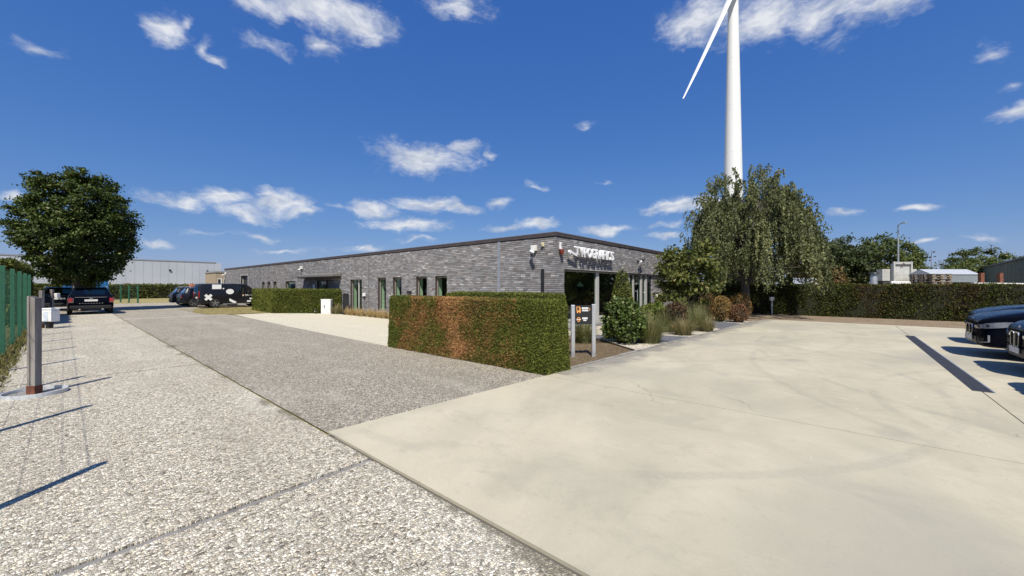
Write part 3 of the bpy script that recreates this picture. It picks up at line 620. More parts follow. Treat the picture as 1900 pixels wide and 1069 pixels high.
def hedge(name, label, poly, h, dens, size, colf, taper=.0, round_=.05, parent_loc=None, twig=None, wob=.03, hole=.0):
    """clipped hedge on a footprint polygon (counter-clockwise), its faces covered in small sprigs"""
    poly = [np.array(p, float) for p in poly]; c = sum(poly)/len(poly); n = len(poly)
    root = empty(name, (c[0], c[1], 0)); tag(root, label, 'hedge')
    loc = [p-c for p in poly]; Cs, Ns = [], []
    def inset(p, z, k):  # batter
        return p*(1-taper*z/h)
    for i in range(n):
        a, b = loc[i], loc[(i+1) % n]; L_ = np.linalg.norm(b-a); m = int(dens*L_*h); t = rng.random(m); z = rng.random(m)*h
        e = (b-a)/L_; nn = np.array([e[1], -e[0]])
        P = a[None]+(b-a)[None]*t[:, None]; P = P*(1-taper*z/h)[:, None]
        top = np.clip((z-(h-.10))/.10, 0, 1); P -= nn[None]*(round_*top**2)[:, None]
        Cs.append(np.column_stack([P, z])); N_ = np.column_stack([np.repeat(nn[None], m, 0), .15+.9*top]); Ns.append(N_)
    area = .5*abs(sum(loc[i][0]*loc[(i+1) % n][1]-loc[(i+1) % n][0]*loc[i][1] for i in range(n))); m = int(dens*area*1.0)
    tri = [(loc[0], loc[i], loc[i+1]) for i in range(1, n-1)]
    for (a, b, d) in tri:
        ar = abs(np.cross(b-a, d-a))/2; k = int(dens*ar); u = rng.random((k, 2)); s = np.sqrt(u[:, :1]); P = a*(1-s)+b*(s*(1-u[:, 1:]))+d*(s*u[:, 1:])
        P = P*(1-taper); Cs.append(np.column_stack([P, np.full(k, h-.005)])); Ns.append(np.repeat([[0, 0, 1.]], k, 0))
    C = np.concatenate(Cs); Nn = unit(np.concatenate(Ns)); k = len(C)
    W_ = C+np.array([c[0], c[1], 0])
    bulge = (vnoise(W_, 2.2, 5)-.5)*2*wob
    C = C+Nn*(bulge+rng.normal(0, size*.28, k))[:, None]; C[:, 2] = np.maximum(C[:, 2], .012)
    if hole: keep = rng.random(k) > hole*vnoise(W_, 9, 8); C, Nn, W_ = C[keep], Nn[keep], W_[keep]; k = len(C)
    A = unit(Nn*.55+rand_dir(k)*.75+np.array([0, 0, .25])); B = unit(np.cross(A, rand_dir(k)))
    s = size*rng.uniform(.6, 1.3, k)[:, None]
    leaf_obj('foliage', NEEDLE, C, A*s*.5, B*s*.17, colf(W_, k), root)
    inn = [p*(1-.10/max(.4, np.linalg.norm(p))*1.0) for p in loc]
    co = MB(); nb = len(inn); zt = h-.055
    vs = [(p[0], p[1], .0) for p in inn]+[(p[0]*(1-taper), p[1]*(1-taper), zt) for p in inn]
    co.add(vs, [tuple(reversed(range(nb))), tuple(range(nb, 2*nb))]+[(i, (i+1) % nb, nb+(i+1) % nb, nb+i) for i in range(nb)]); co.build('branches', HEDGECORE, root)
    return root
G1, G2, G3 = np.array([.088, .112, .018]), np.array([.185, .200, .036]), np.array([.045, .058, .012])
OR1, OR2, OR3 = np.array([.31, .155, .052]), np.array([.56, .31, .135]), np.array([.15, .085, .030])
def green(W_, k, tone=1.0, yel=.5):
    n_ = vnoise(W_, 1.3, 11); t = np.clip(n_*.6+rng.normal(.2, .22, k), 0, 1); c = mixc(G1, G2, t*yel*1.2); d = rng.random(k) < .16; c[d] = G3
    return c*tone*rng.uniform(.75, 1.2, k)[:, None]
def dying(W_, k):
    y = W_[:, 1]+(vnoise(W_, 1.6, 21)-.5)*.9+.18*(W_[:, 2]-.6)*np.sin(W_[:, 1]*3)
    br = np.interp(y, [-3.7, -2.75, -2.4, -1.75, -1.25, -1.1, -.75, -.5, -.2, .1, .5, 1.0, 1.15, 1.8], [0, .0, .25, .38, .50, .92, 1.0, .52, .22, .38, .72, .62, .10, 0])
    br = np.clip(br+(vnoise(W_, 4.5, 22)-.5)*.45*np.clip(br*4, 0, 1), 0, 1); dead = rng.random(k) < br
    g = green(W_, k, 1.05, .70); t = rng.random(k); hot = np.interp(W_[:, 1]+(vnoise(W_, 2.5, 24)-.5)*.5, [-1.45, -1.1, -.8, -.45], [0, 1, 1, 0])
    o = mixc(OR1, OR2, np.clip(t*.4+hot*.55, 0, 1)); dk = rng.random(k) < (.20-.10*hot); o[dk] = OR3; o *= rng.uniform(.7, 1.2, k)[:, None]
    yl = (~dead) & (rng.random(k) < br*.7); g[yl] = np.array([.17, .135, .035])*rng.uniform(.7, 1.2, yl.sum())[:, None]
    g[dead] = o[dead]; return g
hedge('clipped_hedge', 'clipped hedge half dead with rusty orange patches at the yard corner', [(-5.40, -3.50), (-4.72, -3.55), (-4.72, 1.70), (-5.42, 1.70)], 1.33, 15500, .042, dying, taper=.03, wob=.02)
hedge('clipped_hedge', 'low green hedge standing behind the orange-patched hedge by the wall', [(-2.75, -1.75), (-2.0, -1.75), (-2.0, 2.6), (-2.75, 2.6)], 1.385, 5200, .058, lambda W_, k: green(W_, k, 1.0, .8), taper=.02)
hedge('clipped_hedge', 'green hedge running back from the white cabinet beside the van', [(-2.9, 18.5), (-.22, 15.35), (.0-.1, 16.3), (-2.0, 18.9), (-1.7, 23.2), (-2.65, 23.3)], 1.41, 2400, .085, lambda W_, k: green(W_, k, 1.0, .9), taper=.0, wob=.03)
def dullgreen(W_, k):
    c = green(W_, k, .62, .55); b = vnoise(W_*np.array([1, 1, .35]), .9, 31); m = rng.random(k) < np.clip((b-.55)*2.2, 0, .75); c[m] = np.array([.105, .068, .024])*rng.uniform(.6, 1.2, m.sum())[:, None]; return c
hedge('boundary_hedge', 'long dull green clipped hedge with brown patches behind the yard', [(15.75, -24), (16.9, -24), (16.9, 2.5), (15.75, 2.5)], 1.67, 1300, .105, dullgreen, wob=.05)
hedge('boundary_hedge', 'tall clipped hedge behind the green mesh fence on the left', [(-14.6, 17.2), (-12.35, 17.2), (-12.3, 26.5), (-14.6, 26.5)], 2.6, 900, .13, lambda W_, k: green(W_, k, .75, .9), wob=.10, round_=.25)
hedge('boundary_hedge', 'far green hedge below the pale grey hall', [(-30, 65), (4.5, 65), (4.5, 66.2), (-30, 66.2)], 1.78, 120, .32, lambda W_, k: green(W_, k, .8, .8), wob=.06)
BARK = simple('bark', (.10, .085, .07), .95, var=.4, scale=7, bump=.8)
BIRCHBARK = simple('birch_bark', (.085, .078, .068), .9, var=.7, scale=9, bump=.5)
def tree(name, label, loc, trunk_h, tr, ell, nclump, nleaf, size, cols, seed=1, clump_r=.5, group=None, bark=BARK, zc=None, squash=1.0, lumpy=.16, limbs=9, flat=.35):
    """ell = (rx, ry, rz) of the crown, zc = its centre height"""
    global rng
    keep = rng; rng = np.random.default_rng(seed)
    root = empty(name, loc); tag(root, label, 'tree', group)
    zc = zc if zc is not None else trunk_h+ell[2]*.8; rx, ry, rz = ell
    d = rand_dir(nclump); r = np.where(rng.random(nclump) < .72, rng.uniform(.80, 1.0, nclump), rng.uniform(.3, .8, nclump))
    lump = 1+lumpy*(vnoise(d*2, 1.6, seed)-.5)*2
    K = d*(r*lump)[:, None]*np.array([rx, ry, rz]); K[:, 2] += zc
    K = K[K[:, 2] > .9]; nclump = len(K)
    per = nleaf//nclump; n = per*nclump; idx = np.repeat(np.arange(nclump), per)
    cr = clump_r*rng.uniform(.6, 1.3, nclump)[idx]
    off = rng.normal(size=(n, 3))*cr[:, None]*np.array([.55, .55, flat]); C = K[idx]+off
    out = unit(C-np.array([0, 0, zc])); A = unit(rand_dir(n)*.8+out*.5+np.array([0, 0, -.35])); B = unit(np.cross(A, unit(rand_dir(n)*.7+out*.6+np.array([0, 0, .5]))))
    s = size*rng.uniform(.6, 1.25, n)[:, None]
    tone = np.clip(rng.normal(.5, .28, n)+(rng.random(nclump)[idx]-.5)*.5, 0, 1); c = mixc(cols[0], cols[1], tone); h = rng.random(n) < .04; c[h] = cols[2]
    leaf_obj('crown', FOL, C, A*s*.5, B*s*.34, c, root)
    t = MB(); pts = [(0, 0, -.05), (.03*tr/.2, 0, trunk_h*.5), (0, .05, trunk_h), (.05, 0, zc), (0, 0, zc+rz*.6)]; t.tube(pts, [tr*1.25, tr, tr*.85, tr*.5, tr*.12], 10)
    for k in range(limbs):
        j = rng.integers(nclump); e = Vector(K[j]); z0 = rng.uniform(trunk_h*.8, zc); m_ = e*.55+Vector((0, 0, z0*.45)); t.tube([(0, 0, z0), m_, e], [tr*.4, tr*.25, tr*.06], 6)
    t.build('trunk', bark, root, True); rng = keep; return root
tree('maple_tree', 'big round dense dark green maple over the parked car', (-10.55, 30.6, 0), 2.3, .28, (2.75, 2.75, 3.85), 560, 66000, .165, (np.array([.026, .043, .010]), np.array([.092, .125, .026]), np.array([.20, .22, .07])), seed=4, clump_r=.36, zc=5.55, limbs=22, lumpy=.10)
tree('small_tree', 'small leafy magnolia with upright stems by the entrance', (6.5, -2.45, 0), .7, .06, (1.25, 1.25, 1.4), 110, 5200, .17, (np.array([.045, .062, .015]), np.array([.165, .175, .042]), np.array([.28, .22, .08])), seed=9, clump_r=.30, zc=1.95, limbs=14, lumpy=.3)
for (x, y, h, rx, zc, sd, lb, cs) in (
    (64.0, -3.6, 9.3, 4.8, 5.4, 21, 'dark leafy tree right of the weeping birch beyond the hedge', 0), (69.0, -7.6, 8.8, 4.2, 5.0, 22, 'dark narrow tree left of the bright green tree', 0),
    (74, -12.4, 9.3, 5.0, 5.4, 23, 'bright green tree behind the grey concrete panels', 1), (58, -5.0, 4.0, 2.2, 2.4, 26, 'low rusty bush between the dark trees beyond the hedge', 2), (112, -29, 9.2, 5.4, 5.6, 24, 'far green tree above the dark green shed', 1), (104, -25.5, 5.6, 3.6, 3.4, 25, 'low far bush left of the dark green shed', 1), (47, 3.5, 5.8, 3.2, 3.4, 27, 'dark tree hidden behind the weeping birch', 0)):
    cs = [(np.array([.025, .038, .014]), np.array([.075, .095, .035]), np.array([.13, .14, .06])), (np.array([.045, .065, .016]), np.array([.14, .17, .045]), np.array([.20, .20, .08])), (np.array([.10, .065, .025]), np.array([.19, .13, .05]), np.array([.2, .16, .07]))][cs]
    tree('background_tree', lb, (x, y, 0), 1.2, .2, (rx, rx, h-zc), 230, 15000, .36, cs, seed=sd, clump_r=.75, zc=zc, limbs=6, lumpy=.28)
def birch():
    global rng
    keep = rng; rng = np.random.default_rng(12)
    root = empty('weeping_birch', (12.85, -3.55, 0)); tag(root, 'tall weeping birch with hanging branches beside the entrance', 'tree')
    t = MB(); Cs, As, Bs, cl = [], [], [], []
    top = 7.3; t.tube([(0, 0, -.05), (.1, .05, 1.5), (-.05, .1, 3.2), (.15, 0, 5.2), (.45, -.35, 7.0)], [.24, .20, .16, .09, .02], 10)
    RR = 3.2; strands = []; camr_ = np.array([.6529, -.7575])
    for k in range(2200):
        if k % 20 == 0:      # a new hanging branch, its strands gather round it
            a0 = rng.uniform(0, 6.283); u0 = math.sqrt(rng.random()); u0 = u0 if rng.random() < .8 else rng.uniform(.3, .7); drop = rng.uniform(.80, 1.04) if rng.random() < .68 else rng.uniform(.35, .82); lnb = rng.uniform(.7, 1.25); toneb = rng.normal(0, .26)
        a = a0+rng.normal(0, .075); u = min(1.06, max(.02, u0+rng.normal(0, .045))); r_ = RR*u*(1+.12*math.sin(3*a+1)+.09*math.sin(5*a)); x_, y_ = r_*math.cos(a), r_*math.sin(a)
        right = (x_*camr_[0]+y_*camr_[1])/RR; zt_ = 2.9+4.35*max(0., 1-u**2.1)**.72*(1+.12*right)+.35*math.sin(2.3*x_+1)*math.sin(2.1*y_)
        z_ = 1.9+(zt_-1.9)*(drop+rng.normal(0, .025)); p = Vector((x_+.25*(zt_-2.7)/4.5*camr_[0], y_+.25*(zt_-2.7)/4.5*camr_[1], z_))
        ln = rng.uniform(.7, 1.8)*lnb; ln = min(ln, max(.3, z_-rng.uniform(1.15, 1.9))); strands.append((p, ln, Vector((math.cos(a), math.sin(a), 0)), toneb))
        if k % 16 == 0:
            z0 = rng.uniform(1.7, max(1.9, z_*.8)); e = Vector(p); m_ = Vector((e.x*.5, e.y*.5, z0+(e.z-z0)*.75+.15)); t.tube([(0, 0, z0), m_, e], [.05, .028, .007], 5, caps=False)
    for k in range(120):   # wind-blown shoots round the outline
        a = rng.uniform(0, 6.28); u = rng.uniform(.2, 1.0); r_ = RR*u; zt_ = 2.9+4.7*max(0., 1-u**2.1)**.75; p = Vector((r_*math.cos(a), r_*math.sin(a), zt_)); q = p+Vector((math.cos(a)*.4, math.sin(a)*.4, rng.uniform(.1, .55)))
        for w_ in np.linspace(0, 1, 5): strands.append((p.lerp(q, w_), rng.uniform(.2, .5), Vector((math.cos(a), math.sin(a), 0)), 0))
    for p, ln, o_, tb_ in strands:
        m = int(ln*29)+5; s = np.linspace(0, 1, m)
        sway = rng.normal(0, .10, 2); base = np.array(p)[None]+np.column_stack([o_.x*.30*np.sqrt(s)*ln*.5+sway[0]*s, o_.y*.30*np.sqrt(s)*ln*.5+sway[1]*s, .10*np.sin(s*3)-ln*s**1.25])
        C = base+rng.normal(0, .034, (m, 3)); A = unit(rng.normal(0, .42, (m, 3))+np.array([0, 0, -1.])); B = unit(np.cross(A, rand_dir(m)))
        sz = .108*rng.uniform(.65, 1.25, m)[:, None]; Cs.append(C); As.append(A*sz*.5); Bs.append(B*sz*.33)
        tone = np.clip(rng.normal(.5, .28, m)+rng.normal(0, .10)+tb_, 0, 1); cl.append(mixc(np.array([.055, .070, .026]), np.array([.25, .26, .115]), tone))
    C = np.concatenate(Cs); leaf_obj('crown', FOL, C, np.concatenate(As), np.concatenate(Bs), np.concatenate(cl), root); t.build('trunk', BIRCHBARK, root, True)
    rng = keep
birch()
def bush(name, label, loc, ell, n, size, cols, seed, cat='shrub', narrow=.34, mat=FOL, power=1.0, lump=.12, core=None, group=None):
    """rounded bush: leaves over an ellipsoid that stands on the ground"""
    global rng
    keep = rng; rng = np.random.default_rng(seed); root = empty(name, loc); tag(root, label, cat, group)
    rx, ry, rz = ell; d = rand_dir(n); d[:, 2] = np.where(d[:, 2] < -.55, -d[:, 2], d[:, 2])
    r = rng.uniform(.78, 1.03, n)*(1+lump*(vnoise(d, 3.2, seed)-.5)*2)
    C = d*r[:, None]*np.array([rx, ry, rz*.62]); C[:, 2] += rz*.42; C[:, 2] = np.maximum(C[:, 2], .02)
    out = unit(d); A = unit(rand_dir(n)*.7+out*.6+np.array([0, 0, .2])); B = unit(np.cross(A, unit(out*.8+rand_dir(n)*.6))); s = size*rng.uniform(.65, 1.2, n)[:, None]
    t = np.clip(rng.normal(.5, .3, n), 0, 1); c = mixc(cols[0], cols[1], t); h = rng.random(n) < .06; c[h] = cols[2]
    leaf_obj('foliage', mat, C, A*s*.5, B*s*narrow, c, root)
    co = MB(); co.lathe([(max(rx*.55*math.sin(a), .01), rz*.42-rz*.5*math.cos(a)+.0) for a in np.linspace(.25, math.pi-.02, 9)], n=12); co.build('branches', core or HEDGECORE, root, True); rng = keep; return root
bush('laurel_shrub', 'glossy dark green laurel bush in front of the pointed topiary', (-.62, -2.75, 0), (.60, .60, 1.22), 3600, .105, (np.array([.025, .048, .012]), np.array([.13, .175, .04]), np.array([.34, .36, .16])), 31, lump=.2)
def cone_topiary():
    global rng
    root = empty('topiary_cone', (.62, -2.15, 0)); tag(root, 'tall pointed clipped topiary cone in front of the glass', 'topiary')
    n = 9000; H_ = 2.22; z = H_*(1-np.sqrt(rng.random(n))*.995); a = rng.uniform(0, 6.283, n); prof = np.interp(z, [0, .5, 1.5, 2.0, 2.18, H_], [.47, .46, .27, .155, .09, .02]); r = prof*rng.uniform(.9, 1.04, n)
    C = np.column_stack([r*np.cos(a), r*np.sin(a), z]); out = np.column_stack([np.cos(a), np.sin(a), np.full(n, .35)]); A = unit(rand_dir(n)*.7+unit(out)*.7); B = unit(np.cross(A, rand_dir(n))); s = .075*rng.uniform(.6, 1.2, n)[:, None]
    leaf_obj('foliage', NEEDLE, C, A*s*.5, B*s*.2, green(C, n, .95, .75), root); MB().lathe([(.40, 0), (.39, .5), (.21, 1.5), (.10, 2.0), (.01, 2.15)], n=14).build('branches', HEDGECORE, root, True)
cone_topiary()
bush('euonymus_shrub', 'bright yellow-green low shrub behind the grasses', (3.3, -2.2, 0), (.75, .6, .95), 1500, .11, (np.array([.06, .09, .016]), np.array([.17, .20, .035]), np.array([.30, .30, .06])), 33)
bush('barberry_shrub', 'dark red-brown twiggy shrub between the fountain grasses', (3.15, -3.0, 0), (.45, .45, 1.0), 1400, .075, (np.array([.05, .028, .016]), np.array([.13, .075, .04]), np.array([.16, .13, .05])), 34)
for (x, y, rx, h, sd, lb, cs) in ((9.3, -2.5, .42, 1.35, 41, 'dark brown round conifer at the back of the dried group', 0), (8.55, -3.25, .44, 1.12, 42, 'golden-brown rounded conifer at the front of the dried group', 1), (9.3, -3.15, .46, 1.1, 43, 'golden-brown rounded conifer in the middle of the dried group', 1), (11.8, -3.45, .55, 1.25, 44, 'yellowed rounded conifer nearest the birch trunk', 1), (12.9, -2.9, .4, 1.25, 46, 'dark green rounded conifer in the shade of the birch', 2)):
    cs = [(np.array([.06, .04, .015]), np.array([.16, .10, .035]), np.array([.05, .07, .02])), (np.array([.16, .095, .03]), np.array([.34, .215, .075]), np.array([.10, .10, .03])), (np.array([.03, .045, .012]), np.array([.07, .09, .025]), np.array([.1, .1, .03]))][cs]
    bush('dwarf_conifer', lb, (x, y, 0), (rx, rx, h), 2600, .075, cs, sd, narrow=.2, mat=NEEDLE, lump=.05)
bush('dried_shrub', 'rust-brown dried bush beside the white gravel corner', (8.75, -3.95, 0), (.5, .42, .75), 1500, .07, (np.array([.10, .05, .025]), np.array([.26, .13, .07]), np.array([.34, .2, .12])), 45, lump=.25)
def grass_clump(name, label, loc, r, h, n, cols, seed, spread=.8, group=None, width=.006):
    g = np.random.default_rng(seed); root = empty(name, loc); tag(root, label, 'grass', group)
    n = int(n*2.2); a = g.uniform(0, 6.283, n); rr = r*.42*np.sqrt(g.random(n)); le = g.uniform(.05, 1.0, n)**.8*spread; ln = h*g.uniform(.55, 1.2, n)*(1.12-.5*le)
    seg = 4; V = np.zeros((n, (seg+1)*2, 3), np.float32); dirx, diry = np.cos(a), np.sin(a)
    for k in range(seg+1):
        t = k/seg; out = rr+ r*le*(t**1.7); z = ln*(t-.42*le*t*t*t); w = width*(1-t*.85)
        tw = a+g.normal(0, .12, n)*t
        V[:, 2*k] = np.column_stack([out*np.cos(tw)-w*diry, out*np.sin(tw)+w*dirx, z]); V[:, 2*k+1] = np.column_stack([out*np.cos(tw)+w*diry, out*np.sin(tw)-w*dirx, z])
    nv = (seg+1)*2; base = np.arange(n)[:, None, None]*nv; q = np.array([[2*k, 2*k+1, 2*k+3, 2*k+2] for k in range(seg)])[None]; F = (base+q).reshape(-1, 4)
    me = bpy.data.meshes.new('blades'); me.vertices.add(n*nv); me.vertices.foreach_set('co', V.ravel()); me.loops.add(F.size); me.loops.foreach_set('vertex_index', F.ravel().astype(np.int32)); me.polygons.add(len(F)); me.polygons.foreach_set('loop_start', np.arange(0, F.size, 4, dtype=np.int32)); me.update(calc_edges=True)
    t_ = np.clip(g.normal(.45, .3, n), 0, 1)[:, None]; c = np.asarray(cols[0])*(1-t_)+np.asarray(cols[1])*t_; dry = g.random(n) < .22; c[dry] = cols[2]
    cc = np.ones((n, nv, 4), np.float32); cc[:, :, :3] = c[:, None]; ca = me.color_attributes.new('Col', 'FLOAT_COLOR', 'POINT'); ca.data.foreach_set('color', cc.ravel())
    me.materials.append(BLADE); o = bpy.data.objects.new('blades', me); col.objects.link(o); o.parent = root; return root
FG = ([.09, .12, .035], [.26, .27, .12], [.42, .34, .19]); FG2 = ([.15, .14, .06], [.33, .29, .15], [.46, .35, .20]); BLOND = ([.36, .25, .11], [.62, .46, .25], [.70, .56, .34])
for (x, y, r, h, n, cl, lb) in ((-1.35, -1.9, .55, .85, 420, FG, 'green fountain grass left of the laurel behind the sign'), (-.15, -3.35, .62, .95, 560, FG, 'large fountain grass right of the laurel at the kerb'), (.55, -2.9, .55, .8, 360, FG2, 'tan fountain grass in the middle of the bed'),
    (2.35, -3.5, .55, .62, 420, FG2, 'small tan fountain grass by the dark side path'), (3.4, -3.2, .6, 1.0, 480, FG, 'tall grey-green fountain grass behind the small tan one'), (4.3, -3.45, .6, .95, 460, FG, 'fountain grass third along the kerb past the side path'), (5.2, -3.2, .6, .95, 420, FG, 'fountain grass just before the entrance path'), (3.9, -3.85, .42, .55, 320, FG2, 'short dry fountain grass spilling over the kerb'), (2.9, -2.75, .6, .9, 420, FG, 'grey-green fountain grass just right of the yellow-green shrub'), (4.7, -2.7, .6, 1.0, 420, FG, 'tall fountain grass at the back below the magnolia')):
    grass_clump('fountain_grass', lb, (x, y, 0), r, h, n, cl, int(x*100+777), group='fountain grasses in the gravel bed', spread=.95)
k = 0
for y in np.arange(6.2, 14.2, .55):
    if 9.2 < y < 9.5: continue
    grass_clump('dry_grass_tuft', 'blond dried grass tuft, %s out from the brown hedge along the brick wall' % ('first', 'second', 'third', 'fourth', 'fifth', 'sixth', 'seventh', 'eighth', 'ninth', 'tenth', 'eleventh', 'twelfth', 'thirteenth', 'fourteenth', 'fifteenth', 'sixteenth')[k], (-.5+random.uniform(-.08, .08), y, 0), .34, .46, 150, BLOND, 900+k, group='blond grass tufts along the brick wall', width=.008); k += 1
grass_clump('grass_tuft', 'green-tan grass tuft beside the white cabinet', (-.62, 15.0, 0), .5, .62, 300, FG2, 990)
# grass verge, weeds and litter
def scatter_blades(name, label, pts, h, cols, seed, parent=None, cat='grass'):
    g = np.random.default_rng(seed); n = len(pts); C = np.asarray(pts, float); A = unit(g.normal(0, .5, (n, 3))+np.array([0, 0, 1.])); B = unit(np.cross(A, g.normal(size=(n, 3)))); s = h*g.uniform(.5, 1.3, n)[:, None]; C = C+A*s*.45
    t = np.clip(g.normal(.5, .35, n), 0, 1); o = leaf_obj(name, BLADE, C, A*s*.5, B*s*.10, mixc(np.array(cols[0]), np.array(cols[1]), t)); tag(o, label, cat, kind='stuff'); return o
sheet('verge', [(-13.2, -10), (-11.86, -10), (-11.83, 17), (-11.9, 26), (-13.2, 26)], -.004, soil_mat('verge_soil', (.07, .06, .03), (.14, .12, .05), (.22, .19, .09), 7))
g_ = np.random.default_rng(5); n = 9000; px = -12.0+g_.normal(0, .16, n); py = g_.uniform(-4, 18, n); ok = px < -11.72
scatter_blades('verge_grass', 'rough grass and weeds along the foot of the green fence', np.column_stack([px, py, np.zeros(n)])[ok], .11, ([.06, .075, .018], [.30, .25, .10]), 6)
n = 9000; px = g_.uniform(-5.9, -.6, n); py = g_.uniform(19.3, 28.1, n)
scatter_blades('dry_lawn', 'parched yellow lawn beside the black van', np.column_stack([px, py, np.zeros(n)]), .05, ([.13, .12, .04], [.42, .34, .15]), 8)
n = 6000; px = g_.uniform(-4.6, -1.6, n); py = g_.uniform(-3.45, -.4, n); ok = (px+1.85)*2.1-(py+3.7)*1.55 < 0
scatter_blades('dead_grass', 'sparse dead grass and litter on the soil around the sign', np.column_stack([px, py, np.zeros(n)])[ok], .035, ([.12, .10, .045], [.30, .22, .12]), 9)
# clods of earth on the fence line
cl = MB()
for k in range(46):
    y = random.uniform(-3, 17); x = -11.86+random.uniform(-.07, .07); r = random.uniform(.03, .075); b_ = [(x+r*math.cos(t)*random.uniform(.7, 1.2), y+r*1.4*math.sin(t)*random.uniform(.7, 1.2), -.005) for t in np.linspace(0, 5.5, 7)]
    cl.add(b_+[(x, y, r*.8)], [(i, (i+1) % 7, 7) for i in range(7)])
tag(cl.build('earth_clods', simple('clod', (.075, .062, .048), .95, var=.4), smooth=False), 'dark clods of earth along the fence edge', 'earth', kind='stuff')
# ------------------------------------------------------------------ green mesh fence
WIRE = {}
def wire_panel(L_, h):
    m = MB(); k = int(L_/.10)
    for i in range(k+1): y = i*L_/k; m.bar((0, y, .05), (0, y, h), .0024, .0024, (1, 0, 0))
    z = .05
    while z <= h+.001: m.bar((.006, 0, z), (.006, L_, z), .0026, .0026); z += .4
    for zf in (.25, h-.1): m.bar((.03, 0, zf), (.03, L_, zf), .004, .004)
    return m
fence = empty('mesh_fence', (-12.02, 0, 0)); tag(fence, 'green wire mesh fence with square posts along the left edge', 'fence')
py0 = -3.45; ys = [py0+2.6*k for k in range(9)]
base = wire_panel(2.54, 2.0).build('mesh_panel', GREENFENCE, fence); base.location = (0, ys[0]+.03, 0)
for y in ys[1:-1]:
    c = base.copy(); col.objects.link(c); c.location = (0, y+.03, 0); c.parent = fence
post = MB().box(-.03, .05, -.03, .03, -.3, 2.08).build('post', GREENFENCE, fence, bevel=.006); post.location = (0, ys[0], 0)
for y in ys[1:]:
    c = post.copy(); col.objects.link(c); c.location = (0, y, 0); c.parent = fence
f2 = empty('mesh_fence', (-6.35, 45.3, 0), R(14)); tag(f2, 'short green mesh fence with gate posts across the far lawn', 'fence')
wire_panel(3.9, 1.68).build('mesh_panel', GREENFENCE, f2)
for y in (0, 1.95, 3.9): MB().box(-.05, .05, y-.05, y+.05, -.1, 1.75).build('post', GREENFENCE, f2)
c = wire_panel(2.2, 1.62).build('mesh_panel', GREENFENCE, f2); c.location = (-2.2, 3.9, 0); c.rotation_euler = (0, 0, R(-90))
MB().box(-2.25, -2.15, 3.85, 3.95, -.1, 1.7).build('post', GREENFENCE, f2)
# ------------------------------------------------------------------ timber posts with boxes
wn = NT('weathered_timber', rough=.9, spec=.15); wf = wn.noise(14, 6, .65, None, (1, 1, .08)); wn.color(wn.ramp(wf, [(.3, (.14, .125, .115)), (.5, (.25, .23, .21)), (.7, (.34, .32, .29))])); wn.bump(wf, .5, .006); WOODGREY = wn.m
RUST = simple('rusty_steel', (.16, .06, .035), .85, var=.4, scale=12)
def timber_post(loc, label, ring=False, box=None):
    r = empty('timber_post', loc, R(-49)); tag(r, label, 'post')
    for i, x in enumerate((-.041, 0, .041)): MB().box(x-.0185, x+.0185, -.045+.006*(i % 2), .045, .13, 1.46-.012*i).build('plank', WOODGREY, r, bevel=.005)
    MB().box(-.064, .064, -.05, .05, -.02, .135).build('foot', RUST, r)
    if ring: 
        m = MB(); n = 40
        for k in range(n):
            a, b = 2*math.pi*k/n, 2*math.pi*(k+1)/n; q = [(rr*math.cos(t), rr*math.sin(t), z) for z in (-.02, .055) for rr, t in ((.33, a), (.33, b), (.305, b), (.305, a))]
            m.add(q, [(0, 1, 5, 4), (4, 5, 6, 7), (2, 3, 7, 6)])
        m.build('base_ring', simple('galvanised_ring', (.60, .62, .63), .5, metal=.3), r); MB().lathe([(0, 0), (.30, 0), (.30, .012), (0, .012)], n=30).build('base_fill', simple('base_concrete', (.24, .23, .21), .9, bump=.4), r)
    return r
timber_post((-11.38, 1.55, 0), 'grey slatted timber post in a white ground ring, nearest the camera', True)
timber_post((-11.66, 15.9, 0), 'grey timber post behind the big white charging box')
timber_post((-11.5, 23.2, 0), 'grey timber post farthest off, just before the parked hatchback')
r = empty('charging_box', (-11.42, 15.55, 0), R(-49)); tag(r, 'large white box with rounded top on a short dark stand', 'box')
MB().prism([(-.20, -.15), (.20, -.15), (.20, .13), (-.20, .13)], .26, .70).build('case', WHITE, r, bevel=.03); MB().prism([(-.205, -.155), (.205, -.155), (.205, .135), (-.205, .135)], .702, .78).build('lid', WHITE, r, bevel=.03)
MB().box(-.11, .06, -.158, -.152, .30, .64).build('front_panel', simple('pale_blue_panel', (.60, .66, .72), .4), r); MB().box(-.12, .0, -.08, .08, -.01, .26).build('stand', BLACK, r)
r = empty('charging_box', (-11.36, 23.05, 1.02), R(-49)); tag(r, 'small white box fixed to the farthest timber post', 'box'); MB().box(-.02, .14, -.09, .06, 0, .24).build('case', WHITE, r, bevel=.015); MB().box(.0, .12, -.097, -.092, .04, .2).build('front_panel', OFFWHITE, r)
# ------------------------------------------------------------------ signpost
sg = empty('signpost', (-3.36, -3.05, 0), R(-41.5)); tag(sg, 'direction sign with two black panels on aluminium posts at the bed', 'sign')
for x in (-.245, .245): MB().box(x-.045, x+.045, -.03, .03, -.1, 1.20 if x > 0 else 1.185).build('post', ALU, sg, bevel=.012)
PANEL = simple('sign_black', (.022, .023, .025), .35, var=.1); ORANGE = simple('sign_orange', (.80, .36, .10), .5, var=.05)
top = MB().box(-.20, .20, -.018, .010, .965, 1.175).build('panel', PANEL, sg); low = MB().box(-.20, .20, -.018, .010, .745, .960).build('panel', PANEL, sg)
def mark(parent, polys, m, name):
    mm = MB()
    for p in polys: mm.plate(p, (0, -.0182, 0), (1, 0, 0), (0, 0, 1), .004)
    o = mm.build(name, m, parent); return o
rect = lambda x0, x1, z0, z1: [(x0, z0), (x1, z0), (x1, z1), (x0, z1)]
